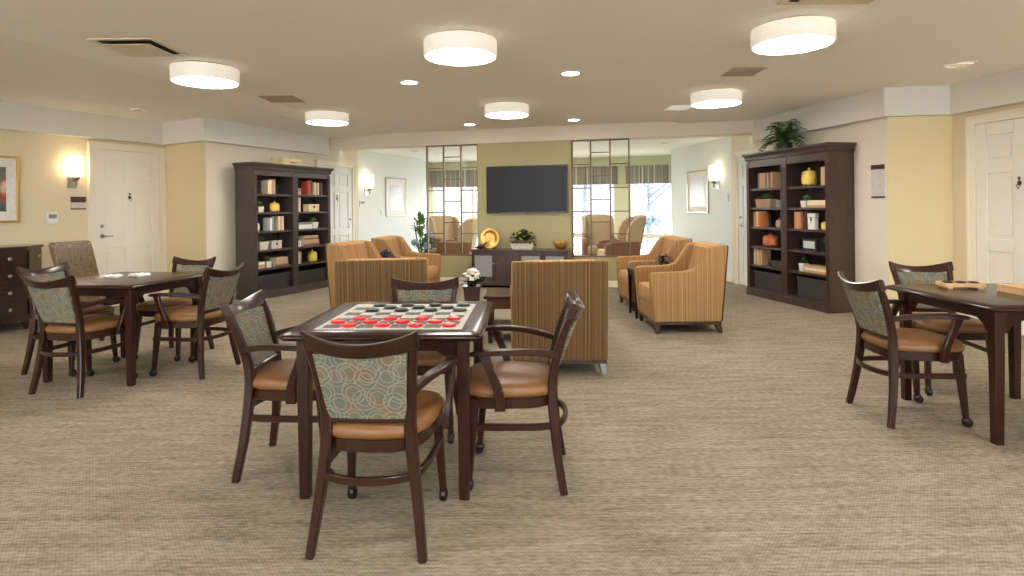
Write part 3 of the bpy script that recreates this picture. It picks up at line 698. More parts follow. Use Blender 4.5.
mb = MB(); mb.rings([[((r*(1+.06*math.cos(8*2*PI*i/48)*(z>.06)))*math.cos(2*PI*i/48), (r*(1+.06*math.cos(8*2*PI*i/48)*(z>.06)))*math.sin(2*PI*i/48), z+.012*math.cos(8*2*PI*i/48)*(z>.09)) for i in range(48)] for r, z in ((.05,0),(.055,.01),(.10,.045),(.115,.08),(.12,.115),(.108,.115),(.10,.08),(.04,.03),(.001,.028))]); mb.build('dish', M['gold'], t)
mb = MB()
for k in range(8): a = 2*PI*k/8; mb.ball((.112*math.cos(a), .112*math.sin(a), .125), .017, 8, 5)
for k in range(7): mb.ball((.05*math.cos(k*.9), .05*math.sin(k*.9), .085), .04, 8, 5)
mb.build('ornament', M['gold'], t)

# ------------------------------------------------------------------ game chair
def crest_y(x): return -.300-.045*(1-(x/.22)**2)
def make_game_chair():
    t = thing('game_chair', '', 'chair')
    for s in (-1, 1):
        pts = smoothpath([(s*.215,-.240,0),(s*.190,-.208,.20),(s*.163,-.190,.43),(s*.166,-.200,.56),(s*.184,-.245,.72),(s*.200,-.297,.843)], 4)
        m_ = MB(); m_.sweep(pts, lerps([.030,.036,.044,.036,.032,.03], len(pts)), lerps([.034,.040,.046,.04,.034,.028], len(pts)), up=(0,1,0)); m_.build('rear_leg', M['wood'], t)
    for s in (-1, 1):
        m_ = MB(); m_.sweep([(s*.192,.165,.42),(s*.199,.180,.25),(s*.208,.196,.058)], [.044,.038,.028], [.044,.038,.028], up=(0,1,0)); leg = m_.build('front_leg', M['wood'], t)
        c = MB(); c.lathe([(.014,.054),(.017,.062),(.010,.068)], 12, (s*.208,.196,0)); c.lathex([(.001,-.015),(.023,-.015),(.027,-.010),(.027,.010),(.023,.015),(.001,.015)], 18, (s*.208,.205,.027))
        c.ball((s*.208,.200,.038), (.021,.028,.024), 12, 6); c.build('caster', M['caster'], leg)
    # seat frame and cushion
    def outline(k, n=28):
        o = []
        for i in range(n):
            a = 2*PI*i/n; cs, sn = math.cos(a), math.sin(a)
            y = .012+.232*k*math.copysign(abs(sn)**.6, sn); hw = .205+(.245-.205)*(y+.22)/.46
            o.append((hw*k*math.copysign(abs(cs)**.6, cs), y))
        return o
    m_ = MB(); m_.rings([[(x,y,z) for x,y in outline(k)] for k, z in ((.95,.385),(.97,.39),(.97,.432),(.94,.438))]); m_.build('seat_frame', M['wood'], t)
    m_ = MB(); m_.rings([[(x,y,z) for x,y in outline(k)] for k, z in ((.97,.436),(1.01,.448),(1.01,.468),(.96,.486),(.82,.497),(.5,.504),(.1,.506))]); m_.build('seat', M['vinyl'], t, smooth=60)
    # stretcher hoop
    pts = smoothpath([(-.203,.20,.295),(-.205,.02,.297),(-.192,-.15,.298),(-.13,-.228,.298),(0,-.255,.298),(.13,-.228,.298),(.192,-.15,.298),(.205,.02,.297),(.203,.20,.295)], 4)
    m_ = MB(); m_.sweep(pts, .020, .030); m_.build('stretcher', M['wood'], t)
    # crest rail
    n = 17; xs = [-.214+.428*i/(n-1) for i in range(n)]
    rs = []
    for x in xs:
        u = abs(x)/.214; top = .822+.042*u*u; bot = .768+.030*u*u; y = crest_y(x)+.010; th = .017; ly = .045*(.83-.77)
        rs.append([(x,y-th,top-.006),(x,y-th*.5,top),(x,y+th*.5,top),(x,y+th,top-.006),(x,y+th+.022,bot+.004),(x,y+th*.5+.022,bot),(x,y-th*.5+.022,bot),(x,y-th+.022,bot+.004)])
    m_ = MB(); m_.rings(rs); m_.build('crest_rail', M['wood'], t)
    # upholstered back panel
    def bx(z): return .150+(z-.52)*.09
    def by(x, z): return -.192-(z-.53)*.33-.038*(1-(x/.2)**2)*(.4+(z-.53)*2.2)
    zs = [.515+.265*i/8 for i in range(9)]
    rs = []
    for z in zs:
        w = bx(z); pts = [(-w+2*w*i/10) for i in range(11)]
        th = .014
        rs.append([(x,by(x,z)+th,z) for x in pts]+[(x,by(x,z)-th,z) for x in pts[::-1]])
    m_ = MB(); m_.rings(rs); m_.build('back_panel', M['ring'], t)
    m_ = MB(); m_.sweep([(x,by(x,.512)+.002,.512) for x in [-.155+.031*i for i in range(11)]], .030, .030); m_.build('lower_rail', M['wood'], t)
    for s in (-1, 1):
        pts = smoothpath([(s*.176,-.215,.622),(s*.215,-.11,.645),(s*.258,.02,.655),(s*.268,.13,.652),(s*.262,.175,.646)], 4)
        m_ = MB(); m_.sweep(pts, lerps([.028,.036,.046,.048,.030], len(pts)), lerps([.030,.028,.024,.024,.016], len(pts)))
        sp = smoothpath([(s*.264,.115,.645),(s*.270,.085,.57),(s*.262,.052,.48),(s*.250,.045,.39)], 4)
        m_.sweep(sp, lerps([.030,.026,.026,.028], len(sp)), lerps([.052,.036,.040,.05], len(sp)), up=(0,1,0))
        m_.build('armrest', M['wood'], t)
    return t
chairs = [
 (-.540, 2.40, -4, 'patterned-back game chair nearest the viewer, its back turned, at the checkers table'),
 (-1.10, 3.00, -90, 'game chair on the crate-topped bookcase side of the checkers table'),
 (.0, 2.865, 86, 'game chair at the checkers table in front of the striped armchair back'),
 (-.56, 3.42, 180, 'game chair behind the checkers board, facing the viewer'),
 (-3.19, 4.34, -13, 'near game chair turned from the viewer at the table holding papers'),
 (-3.66, 4.83, -99, 'game chair nearest the dresser at the table holding papers'),
 (-2.60, 4.735, 79, 'game chair at the papers table on the checkers side, seat open to view'),
 (-3.08, 5.25, 171, 'game chair behind the papers table in front of the yellow return wall'),
 (2.435, 3.585, -91, 'game chair side-on at the table with the wooden tray'),
 (3.05, 4.11, 172, 'game chair behind the wooden tray, facing the viewer'),
 (3.10, 3.02, 0, 'game chair cut by the photo edge at the wooden tray table')]
proto = make_game_chair()
for i, (x, y, a, l) in enumerate(chairs):
    if i == 0: proto.location = (x, y, 0); proto.rotation_euler.z = rad(a); proto['label'] = l; proto['group'] = 'game chairs around the three tables'
    else: dup(proto, (x, y, 0), rad(a), l)

# ------------------------------------------------------------------ game tables
def make_game_table():
    t = thing('game_table', '', 'table'); h = .455; c = .018
    def oct_(k, r): return [(-k+r,-k),(k-r,-k),(k,-k+r),(k,k-r),(k-r,k),(-k+r,k),(-k,k-r),(-k,-k+r)]
    m_ = MB(); m_.rings([[(x,y,z) for x,y in oct_(k, .03)] for k, z in ((h-.03,.722),(h-.008,.726),(h,.736),(h,.742),(h-.006,.750),(h-.018,.753),(h-.026,.757),(h-.05,.76))]); m_.build('tabletop', M['table_wood'], t, smooth=40)
    m_ = MB(); k = .362
    for s in (-1, 1):
        m_.box(-k,k,s*k-.011,s*k+.011,.665,.722); m_.box(s*k-.011,s*k+.011,-k,k,.665,.722)
    m_.build('apron', M['wood'], t, smooth=0)
    for sx in (-1, 1):
        for sy in (-1, 1):
            l = MB(); l.sweep([(sx*k,sy*k,.724),(sx*k,sy*k,.4),(sx*k,sy*k,0)], [.056,.052,.044], [.056,.052,.044], up=(0,1,0), ch=.12); lg = l.build('leg', M['wood'], t)
            b = MB()
            prof = [(0,.668),(-.10,.668),(-.075,.655),(-.045,.635),(-.03,.60),(0,.60)]
            b.prismy([(sx*(k-.028)+sx*px_, z) for px_, z in prof], sy*k-.011, sy*k+.011)
            b.prismx([(sy*(k-.028)+sy*px_, z) for px_, z in prof], sx*k-.011, sx*k+.011)
            b.build('bracket', M['wood'], lg, smooth=0)
    return t
tb = make_game_table(); tb.location = (-.575, 2.985, 0); tb.rotation_euler.z = rad(-2); tb['label'] = 'square dark wood table carrying the checkers game'; tb['group'] = 'square dark game tables'
dup(tb, (-3.16, 4.75, 0), rad(-9), 'square dark wood table carrying folded papers near the dresser')
dup(tb, (2.975, 3.50, 0), 0, 'square dark wood table carrying the wooden game tray')

# checkers
S = .0775; mc = (-.555, 2.945); ma = rad(-2)
mb = MB(); mb.box(-.335,.335,-.335,.335,0,.004); o = mb.build('checkers_mat', M['mat'], None, (mc[0], mc[1], .760), ma, smooth=0); tag(o, 'black and white checkers mat laid on the nearest table', 'game mat')
fr = MB()
for k in range(67): x = -.333+k*.01; fr.box(x,x+.004,-.342,-.334,0,.002); fr.box(x,x+.004,.334,.342,0,.002)
fr.box(-.336,.336,-.337,-.334,0,.003); fr.box(-.336,.336,.334,.337,0,.003); fr.box(-.337,-.334,-.337,.337,0,.003); fr.box(.334,.337,-.337,.337,0,.003); fr.build('fringe', M['greyb'], o, smooth=0)
def checker(m): 
    b = MB(); b.lathe([(.001,0),(.031,0),(.034,.003),(.034,.010),(.031,.0125),(.026,.0105),(.018,.0105),(.014,.0125),(.001,.0125)], 28); return b
base = {}
cols = ['first', 'second', 'third', 'fourth']
def piece(kind, r, k, col, name):
    x = (-3.5+col)*S; y = (-3.5+r)*S
    ca, sa = math.cos(ma), math.sin(ma)
    loc = (mc[0]+x*ca-y*sa, mc[1]+x*sa+y*ca, .764)
    if kind not in base: o = checker(0).build('checker_piece', M['red' if kind == 'red' else 'blackpc']); base[kind] = o
    else: o = base[kind].copy(); C.objects.link(o)
    o.location = loc
    rows_ = {'red': {0: 'nearest red row', 1: 'middle red row', 2: 'farthest red row'}, 'black': {5: 'nearest black row', 6: 'middle black row', 7: 'farthest black row'}}
    tag(o, '%s checker, %s from the window-door side in the %s' % (kind, name, rows_[kind][r]) if 0 else '%s checker piece, %s from the left in the %s' % (kind, name, rows_[kind][r]), 'checker', kind+' checker pieces on the mat')
for r in (0, 1, 2):
    for k in range(4): piece('red', r, k, 2*k+(1 if r % 2 == 0 else 0), cols[k])
for r in (5, 6, 7):
    for k in range(4):
        if r == 6 and k == 3: continue
        piece('black', r, k, 2*k+(1 if r != 6 else 2), cols[k])

# papers on the far-left table, wooden games on the right table
def papers(x, y, a, label, w=.064):
    t = thing('folded_papers', label, 'papers', (x, y, .760), rad(a))
    m_ = MB(); m_.add([(-w,-.055,0),(0,-.055,.004),(w,-.055,.0),(-w,.055,0),(0,.055,.004),(w,.055,0),(-w,-.055,.012),(-w*.5,-.055,.024),(0,-.055,.012),(w*.5,-.055,.024),(w,-.055,.012),(-w,.055,.012),(-w*.5,.055,.024),(0,.055,.012),(w*.5,.055,.024),(w,.055,.012)],
        [(0,1,4,3),(1,2,5,4),(6,7,12,11),(7,8,13,12),(8,9,14,13),(9,10,15,14),(0,6,11,3),(2,10,15,5),(0,1,8,7,6),(1,2,10,9,8),(3,4,13,12,11),(4,5,15,14,13)]); m_.build('pages', M['paper'], t)
    c = MB(); c.box(-w*.9,-.02,-.06,.02,.021,.0235); c.build('printed_patch', M['pinkpaper'], t, smooth=0)
papers(-3.31, 4.78, 6, 'open white booklet farther from the checkers on the papers table')
papers(-3.12, 4.85, -20, 'open white booklet closer to the table corner by the open seat')
t = thing('game_tray', 'light wooden game tray with three dark wells on the table', 'game tray', (2.87, 3.72, .760), rad(-12)); t.scale = (.76, .76, .85)
mb = MB(); mb.box(-.15,.15,-.085,.085,.014,.03); mb.box(-.15,.15,-.085,-.075,.03,.042); mb.box(-.15,.15,.075,.085,.03,.042)
for x in (-.15, -.055, .045, .14): mb.box(x,x+.01,-.075,.075,.03,.042)
mb.build('tray', M['lightwood'], t, smooth=0, bevel=.002)
for x in (-.13, .09): m_ = MB(); m_.box(x,x+.04,-.08,.08,0,.014); m_.build('foot', M['lightwood'], t, smooth=0)
for x in (-.098, 0, .095): m_ = MB(); m_.lathe([(.038,.03),(.040,.045),(.030,.05),(.001,.047)], 20, (x, 0, 0)); m_.build('game_cup', M['black'], t)
t = thing('wooden_box', 'shallow light wooden game box beside the wooden tray', 'box', (3.10, 3.45, .760), rad(-4))
mb = MB(); mb.box(-.13,.13,-.11,.11,0,.035); mb.build('body', M['lightwood'], t, smooth=0, bevel=.003)
mb = MB(); mb.box(-.133,.133,-.113,.113,.036,.046); mb.build('lid', M['lightwood'], t, smooth=0, bevel=.003)
mb = MB(); mb.box(-.02,.02,-.118,-.112,.025,.042); mb.build('clasp', M['brass'], t, smooth=0)

# ------------------------------------------------------------------ club armchairs (face local +y)
def make_armchair():
    t = thing('armchair', '', 'armchair'); W = .37
    side = [(.355,.12),(.39,.57),(.38,.605),(.35,.62),(.03,.63),(-.06,.655),(-.16,.80),(-.205,.862),(-.24,.88),(-.38,.893),(-.40,.88),(-.33,.12)]
    for s in (-1, 1):
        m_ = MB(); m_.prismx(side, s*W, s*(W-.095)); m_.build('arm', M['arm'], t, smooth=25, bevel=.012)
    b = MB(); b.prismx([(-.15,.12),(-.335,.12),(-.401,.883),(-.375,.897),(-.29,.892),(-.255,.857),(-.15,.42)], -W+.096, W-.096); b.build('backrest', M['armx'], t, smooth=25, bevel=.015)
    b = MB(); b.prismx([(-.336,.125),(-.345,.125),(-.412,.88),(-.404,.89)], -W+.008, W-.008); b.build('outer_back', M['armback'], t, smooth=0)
    r = MB(); r.box(-W+.096, W-.096, .30, .355, .12, .30); r.build('front_rail', M['arm'], t, smooth=25, bevel=.01)
    c = MB(); n = W-.098
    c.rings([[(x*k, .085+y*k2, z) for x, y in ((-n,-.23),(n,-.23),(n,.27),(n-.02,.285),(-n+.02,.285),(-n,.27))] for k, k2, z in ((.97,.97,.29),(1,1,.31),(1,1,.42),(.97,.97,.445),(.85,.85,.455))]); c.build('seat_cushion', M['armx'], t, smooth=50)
    f = MB(); f.box(-W+.01, W-.01, -.335, .355, .09, .122); f.build('base_frame', M['mahogany'], t, smooth=0, bevel=.004)
    for sx in (-1, 1):
        for y, dy in ((.32, .0), (-.30, -.03)):
            l = MB(); l.sweep([(sx*(W-.04),y,.092),(sx*(W-.03),y+dy,0)], [.06,.035], [.06,.035], up=(0,1,0), ch=.1); l.build('leg', M['mahogany'], t)
    return t
G = 'gold striped club armchairs in the seating area'
ac = make_armchair(); ac.location = (.355, 4.80, 0); ac.rotation_euler.z = rad(1); ac['label'] = 'striped armchair with its back to the viewer, in front of the television'; ac['group'] = G
dup(ac, (-1.11, 5.08, 0), rad(7), 'striped armchair with its back to the viewer, beside the checkers table end')
dup(ac, (-1.72, 7.10, 0), rad(-108), 'striped armchair behind another, nearest the crate-topped bookcases')
dup(ac, (-1.50, 8.35, 0), rad(-99), 'striped armchair beside the purple flowers, near the hydrangea')
dup(ac, (1.78, 6.25, 0), rad(91), 'striped armchair side-on to the viewer, nearest the fern-topped bookcases')
dup(ac, (1.80, 7.52, 0), rad(92), 'striped armchair beyond the rust flowers, nearer the silver-framed print')

# end tables and flowers
def end_table(x, y, label, sx=.26, sy=.21, h=.56):
    t = thing('end_table', label, 'side table', (x, y, 0))
    m_ = MB(); m_.box(-sx,sx,-sy,sy,h-.028,h); m_.build('tabletop', M['wood'], t, smooth=0, bevel=.005)
    m_ = MB(); m_.box(-sx+.02,sx-.02,-sy+.02,sy-.02,h-.085,h-.028); m_.build('apron', M['wood'], t, smooth=0)
    for a in (-1, 1):
        for b in (-1, 1): l = MB(); l.sweep([(a*(sx-.03),b*(sy-.03),h-.03),(a*(sx-.03),b*(sy-.03),0)], [.045,.028], [.045,.028], up=(0,1,0), ch=.1); l.build('leg', M['wood'], t)
    return t
end_table(1.66, 6.895, 'dark end table between the two armchairs near the fern')
end_table(-1.72, 7.66, 'dark end table between the two armchairs near the crate')
def posy(x, y, z, label, fm, n=26, r=.022, sc=1.0):
    t = thing('flower_arrangement', label, 'flower arrangement', (x, y, z))
    p = MB(); p.lathe([(.04*sc,0),(.055*sc,.01),(.065*sc,.06),(.055*sc,.075),(.045*sc,.07)], 18); p.build('pot', M['darkmetal'], t)
    l = MB(); bush(l, (0,0,.085*sc), .12*sc, .12*sc, .07*sc, 90, .07, .03); l.build('leaves', M['leafdark'], t, smooth=0)
    f = MB(); blossoms(f, (0,0,.08*sc), .10*sc, .10*sc, .08*sc, n, r); f.build('flowers', fm, t)
posy(1.80, 6.90, .56, 'rust red flower bowl on the end table near the fern', M['pinkflower'])
posy(-1.68, 7.66, .56, 'dark purple flower bowl on the end table near the crate', M['purpleflower'], sc=1.15)
# coffee table + pedestal
t = thing('coffee_table', 'low dark coffee table behind the armchair back', 'coffee table', (.27, 5.80, 0))
mb = MB(); mb.box(-.55,.55,-.29,.29,.43,.46); mb.build('tabletop', M['wood'], t, smooth=0, bevel=.006)
mb = MB(); mb.box(-.52,.52,-.26,.26,.33,.43); mb.build('apron', M['redwood'], t, smooth=0)
for a in (-1, 1):
    for b in (-1, 1): l = MB(); l.sweep([(a*.49,b*.23,.43),(a*.49,b*.23,0)], [.06,.04], [.06,.04], up=(0,1,0), ch=.1); l.build('leg', M['wood'], t)
mb = MB(); mb.box(-.48,.48,-.22,.22,.12,.14); mb.build('shelf', M['wood'], t, smooth=0)
t = thing('pedestal', 'dark tapered pedestal holding the white flowers', 'pedestal', (-.40, 5.72, 0))
mb = MB(); mb.rings([[(sx*w, sy*w, z) for sx, sy in ((-1,-1),(1,-1),(1,1),(-1,1))] for w, z in ((.075,0),(.05,.05),(.052,.20),(.082,.52))]); mb.build('column', M['mahogany'], t, smooth=20)
mb = MB(); mb.box(-.09,.09,-.09,.09,.52,.535); mb.build('top', M['mahogany'], t, smooth=0)
t = thing('flower_arrangement', 'white blossoms with dark leaves on the tapered pedestal', 'flower arrangement', (-.40, 5.72, .535))
mb = MB(); mb.lathe([(.04,0),(.05,.01),(.055,.04),(.045,.05)], 16); mb.build('pot', M['darkmetal'], t)
mb = MB(); bush(mb, (0.03,0,.04), .15, .10, .05, 80, .09, .03); mb.build('leaves', M['leafdark'], t, smooth=0)
mb = MB(); blossoms(mb, (0,0,.05), .08, .08, .11, 30, .026); mb.build('flowers', M['whiteflower'], t)

# ------------------------------------------------------------------ sunroom furniture
def make_wingback():
    t = thing('wingback_chair', '', 'armchair')
    b = MB()
    rs = []
    for z, y, w in ((.30,-.22,.29),(.6,-.27,.30),(.9,-.33,.31),(1.04,-.36,.30),(1.10,-.375,.26),(1.12,-.38,.16)):
        rs.append([(-w,y,z),(-w,y-.09,z),(w,y-.09,z),(w,y,z)])
    b.rings(rs); b.build('backrest', M['wing'], t, smooth=50, bevel=.02)
    for s in (-1, 1):
        w = MB(); w.prismx([(-.30,.58),(-.10,.58),(-.05,.68),(-.08,.86),(-.16,1.00),(-.28,1.08),(-.40,1.09),(-.36,.6)], s*.26, s*.34); w.build('wing', M['wing'], t, smooth=25, bevel=.02)
        a = MB(); a.prismx([(-.30,.18),(.34,.18),(.36,.55),(.32,.62),(.2,.635),(-.3,.63)], s*.26, s*.36); a.build('arm', M['wingout'], t, smooth=25, bevel=.02)
    c = MB(); c.box(-.258,.258,-.22,.36,.30,.47); c.build('seat_cushion', M['wing'], t, smooth=30, bevel=.03, seg=3)
    f = MB(); f.box(-.258,.258,-.30,.33,.18,.30); f.build('seat_rail', M['wing'], t, smooth=0)
    for sx in (-1, 1):
        for y in (-.30, .30): l = MB(); l.sweep([(sx*.30,y,.19),(sx*.31,y+.02*(1 if y > 0 else -1),0)], [.05,.03], [.05,.03], up=(0,1,0), ch=.1); l.build('leg', M['mahogany'], t)
    return t
wb = make_wingback(); wb.location = (1.84, 12.35, 0); wb.rotation_euler.z = rad(176); wb['label'] = 'pale wingback chair facing the room behind the bowl-side lattice'; wb['group'] = 'pale wingback chairs in the sunroom'
dup(wb, (2.04, 11.10, 0), rad(96), 'pale wingback chair side-on at the clear edge of the lattice')
dup(wb, (-1.12, 11.75, 0), rad(85), 'pale wingback chair nearest the golden plate behind the lattice')
dup(wb, (-1.42, 13.0, 0), rad(-150), 'wingback chair farther back behind the hydrangea-side lattice')
t = thing('round_side_table', 'small pale round table between the sunroom wingbacks', 'side table', (1.92, 11.70, 0))
mb = MB(); mb.lathe([(.20,.53),(.21,.54),(.21,.555),(.20,.56)], 24); mb.build('tabletop', M['white'], t)
mb = MB()
for k in range(3): a = 2*PI*k/3; mb.sweep([(.06*math.cos(a),.06*math.sin(a),.53),(.17*math.cos(a),.17*math.sin(a),0)], .018, .018)
mb.build('legs', M['chrome'], t)
t = thing('flower_pot', 'small dark pot with sprigs on the sunroom table', 'pot', (2.0, 11.68, .56))
mb = MB(); mb.lathe([(.03,0),(.04,.01),(.042,.07),(.035,.075)], 14); mb.build('pot', M['darkmetal'], t)
mb = MB(); bush(mb, (0,0,.10), .05, .05, .05, 40, .05, .02); mb.build('leaves', M['leaf'], t, smooth=0)
t = thing('potted_hydrangea', 'tall leafy plant with blue-grey hydrangea heads in the sunroom', 'potted plant', (-1.68, 10.85, 0))
mb = MB(); mb.lathe([(.12,0),(.15,.02),(.18,.28),(.17,.30),(.15,.28)], 22); mb.build('pot', M['whitepot'], t)
mb = MB()
for k in range(7): a = k*.9; mb.sweep([(0,0,.25),(.1*math.cos(a),.1*math.sin(a),.6),(.16*math.cos(a),.12*math.sin(a),.75+.07*k)], .012, .012)
mb.build('stems', M['bark'], t)
mb = MB(); bush(mb, (.05,0,.55), .22, .18, .25, 220, .11, .06, False); bush(mb, (-.03,0,.98), .16, .12, .22, 150, .11, .06, False); mb.build('leaves', M['leaflight'], t, smooth=0)
for c in ((-.12,-.1,.66),(.10,-.12,.60),(.15,0,.78)):
    mb = MB(); mb.ball(c, (.055,.055,.045), 10, 6)
    for k in range(40): a = random.random()*6.3; e = random.uniform(-1.5,1.5); mb.ball((c[0]+.06*math.cos(a)*math.cos(e), c[1]+.06*math.sin(a)*math.cos(e), c[2]+.05*math.sin(e)), .018, 6, 4)
    mb.build('flower_head', M['blueflower'], t)

# ------------------------------------------------------------------ dresser and parsons chair
DA = rad(66.6); t = thing('dresser', 'dark bow-front four-drawer dresser with canted corner under the gold-framed print', 'dresser', (-6.07, 6.20, 0), DA)
def bow(k=0, half=.73):
    pts = [(-half-k,-.0),(-half-k,-.34-k)]
    pts += [(-.5-k*.5,-.50-k)]+[(-.5+i*.1,-.50-k-.035*(1-((-.5+i*.1)/.5)**2)) for i in range(1,10)]+[(.5+k*.5,-.50-k),(half+k,-.34-k),(half+k,0)]
    return pts
mb = MB(); mb.prism(bow(.015), .895, .925); mb.build('top', M['dresser'], t, smooth=0, bevel=.006)
mb = MB(); mb.prism(bow(0), .13, .895); mb.build('body', M['dresser'], t, smooth=20)
mb = MB(); mb.prism(bow(.008), .10, .14); mb.build('base_moulding', M['dresser'], t, smooth=20)
for x, y in ((-.5,-.47),(.5,-.47),(-.68,-.06),(.68,-.06)): l = MB(); l.sweep([(x,y,.12),(x,y,0)], [.06,.036], [.06,.036], up=(0,1,0), ch=.1); l.build('leg', M['dresser'], t)
for k in range(4):
    z0 = .155+k*.185; f = []
    xs = [-.47+i*.094 for i in range(11)]
    fr_ = [(x,-.500-.035*(1-(x/.5)**2)-.012) for x in xs]; bk = [(x,-.49-.035*(1-(x/.5)**2)) for x in xs[::-1]]
    m_ = MB(); m_.prism(fr_+bk, z0, z0+.165); dr = m_.build('drawer', M['dresser'], t, smooth=20)
    for x in (-.32, .32): b = MB(); b.lathey([(.008,.0),(.008,.012),(.018,.018),(.019,.024),(.012,.03),(.001,.031)], 14, (x,-.512-.035*(1-(x/.5)**2),z0+.085)); b.build('knob', M['chrome'], dr)
for s in (-1, 1):
    m_ = MB(); m_.prism([(s*.52,-.497),(s*.71,-.363),(s*.715,-.371),(s*.525,-.505)], .155, .875); dd = m_.build('corner_door', M['dresser'], t, smooth=0)
    b = MB(); b.ball((s*.665,-.415,.80), .018, 12, 7); b.build('knob', M['brass'], dd)
t = thing('small_ornament', 'small dark knobbed ornament on the dresser top', 'ornament', (-6.03, 6.03, .926))
mb = MB(); mb.lathe([(.05,0),(.055,.01),(.03,.03),(.045,.07),(.02,.12),(.025,.14),(.001,.155)], 16); mb.build('body', M['bronze'], t)

t = thing('upholstered_chair', 'brown patterned upholstered side chair against the wall by the door', 'chair', (-4.33, 6.10, 0), rad(-101))
rs = []
for z, y, w in ((.40,-.20,.20),(.6,-.235,.21),(.85,-.31,.22),(.965,-.345,.218),(.985,-.352,.20)): rs.append([(-w,y,z),(-w,y-.07,z),(w,y-.07,z),(w,y,z)])
mb = MB(); mb.rings(rs); mb.build('backrest', M['parsons'], t, smooth=40, bevel=.015)
mb = MB(); mb.box(-.24,.24,-.22,.26,.38,.48); mb.build('seat', M['parsons'], t, smooth=30, bevel=.02)
mb = MB(); mb.box(-.23,.23,-.21,.25,.34,.38); mb.build('seat_frame', M['wood'], t, smooth=0)
for sx in (-1, 1):
    for y in (-.20, .23): l = MB(); l.sweep([(sx*.21,y,.36),(sx*.215,y-(.04 if y < 0 else 0),0)], [.045,.03], [.045,.03], up=(0,1,0), ch=.1); l.build('leg', M['wood'], t)

# ------------------------------------------------------------------ bookcases: local x along the front, front at y=0, back at y=+d
SH = [.115, .44, .71, .985, 1.26, 1.53]; BH = 1.98; BW = .805; BDp = .36
def bookcase(loc, a, m, label, left_pil=True, right_pil=True, ex=0):
    t = thing('bookcase', label, 'bookcase', (loc[0], loc[1], 0), a, 'tall dark open bookcases'); W = BW; d = BDp
    b = MB(); b.box(0,.03,.01,d,.0,1.90+ex); b.build('side_panel', m, t, smooth=0)
    b = MB(); b.box(W-.03,W,.01,d,.0,1.90+ex); b.build('side_panel', m, t, smooth=0)
    b = MB(); b.box(.03,W-.03,d-.012,d,.05,1.90+ex); b.build('back_panel', m, t, smooth=0)
    for x0 in (0, W-.055): b = MB(); b.box(x0,x0+.055,-.008,.012,.10,1.86+ex); b.box(x0+.016,x0+.022,-.012,-.008,.14,1.80); b.box(x0+.033,x0+.039,-.012,-.008,.14,1.80); b.build('pilaster', m, t, smooth=0)
    for z in SH[1:]: b = MB(); b.box(.03,W-.03,.015,d-.012,z-.028,z); b.build('shelf', m, t, smooth=0)
    b = MB(); b.box(.03,W-.03,.0,d-.012,.07,SH[0]); b.build('bottom_shelf', m, t, smooth=0)
    b = MB(); b.box(-.004,W+.004,-.022,d,0,.085); b.box(-.002,W+.002,-.014,d,.085,.105); b.build('plinth', m, t, smooth=0)
    b = MB(); b.box(.03,W-.03,0,.02,1.80+ex*.6,1.90+ex); b.build('top_rail', m, t, smooth=0)
    cr = MB(); e = .045
    L_, R_ = (e if left_pil else 0), (e if right_pil else 0)
    rs = []
    for k, z in ((0,1.875),(.25,1.88),(.3,1.915),(.55,1.935),(.9,1.955),(1,1.96),(1,BH)):
        z += ex
        rs.append([(-L_*k,-e*k-.008,z),(W+R_*k,-e*k-.008,z),(W+R_*k,d,z),(-L_*k,d,z)])
    cr.rings(rs); crown = cr.build('crown_moulding', m, t, smooth=0)
    dn = MB(); n = 26; dn.box(.0,W,-.012,-.006,1.885+ex,1.91+ex)
    if right_pil: dn.box(W-.004,W+.004,-.012,.37,1.885+ex,1.91+ex)
    for k in range(n): x = .01+(W-.02)*k/n; dn.box(x,x+.018,-.026,-.008,1.885+ex,1.91+ex)
    if right_pil:
        for k in range(11): y = .01+.033*k; dn.box(W-.001,W+.018,y,y+.018,1.885+ex,1.91+ex)
    dn.build('dentils', m, crown, smooth=0)
    return t
def along(a, o, x, y, z): return (o[0]+x*math.cos(a)-y*math.sin(a), o[1]+x*math.sin(a)+y*math.cos(a), z)
# left pair: viewer sees front with x increasing away from camera
LO = (-3.68, 8.27); LA = math.atan2(9.78-8.27, -3.05+3.68)
LO2 = along(LA, LO, BW, 0, 0)[:2]
bookcase(LO, LA, M['espresso'], 'nearer dark bookcase of the pair under the wooden crate', True, False)
bookcase(LO2, LA, M['espresso'], 'farther dark bookcase of the pair under the wooden crate', False, True)
# right pair: x runs toward the camera
RO = (3.42, 8.42); RA = math.atan2(6.90-8.42, 3.75-3.42)
tot = math.hypot(.33, 1.52); sc = tot/(2*BW)
RO = (3.775-2*BW*math.cos(RA), 6.90-2*BW*math.sin(RA))
RO2 = along(RA, RO, BW, 0, 0)[:2]
bookcase(RO, RA, M['mahogany'], 'farther dark bookcase of the pair under the fern', True, False, .055)
bookcase(RO2, RA, M['mahogany'], 'nearer dark bookcase of the pair under the fern', False, True, .055)

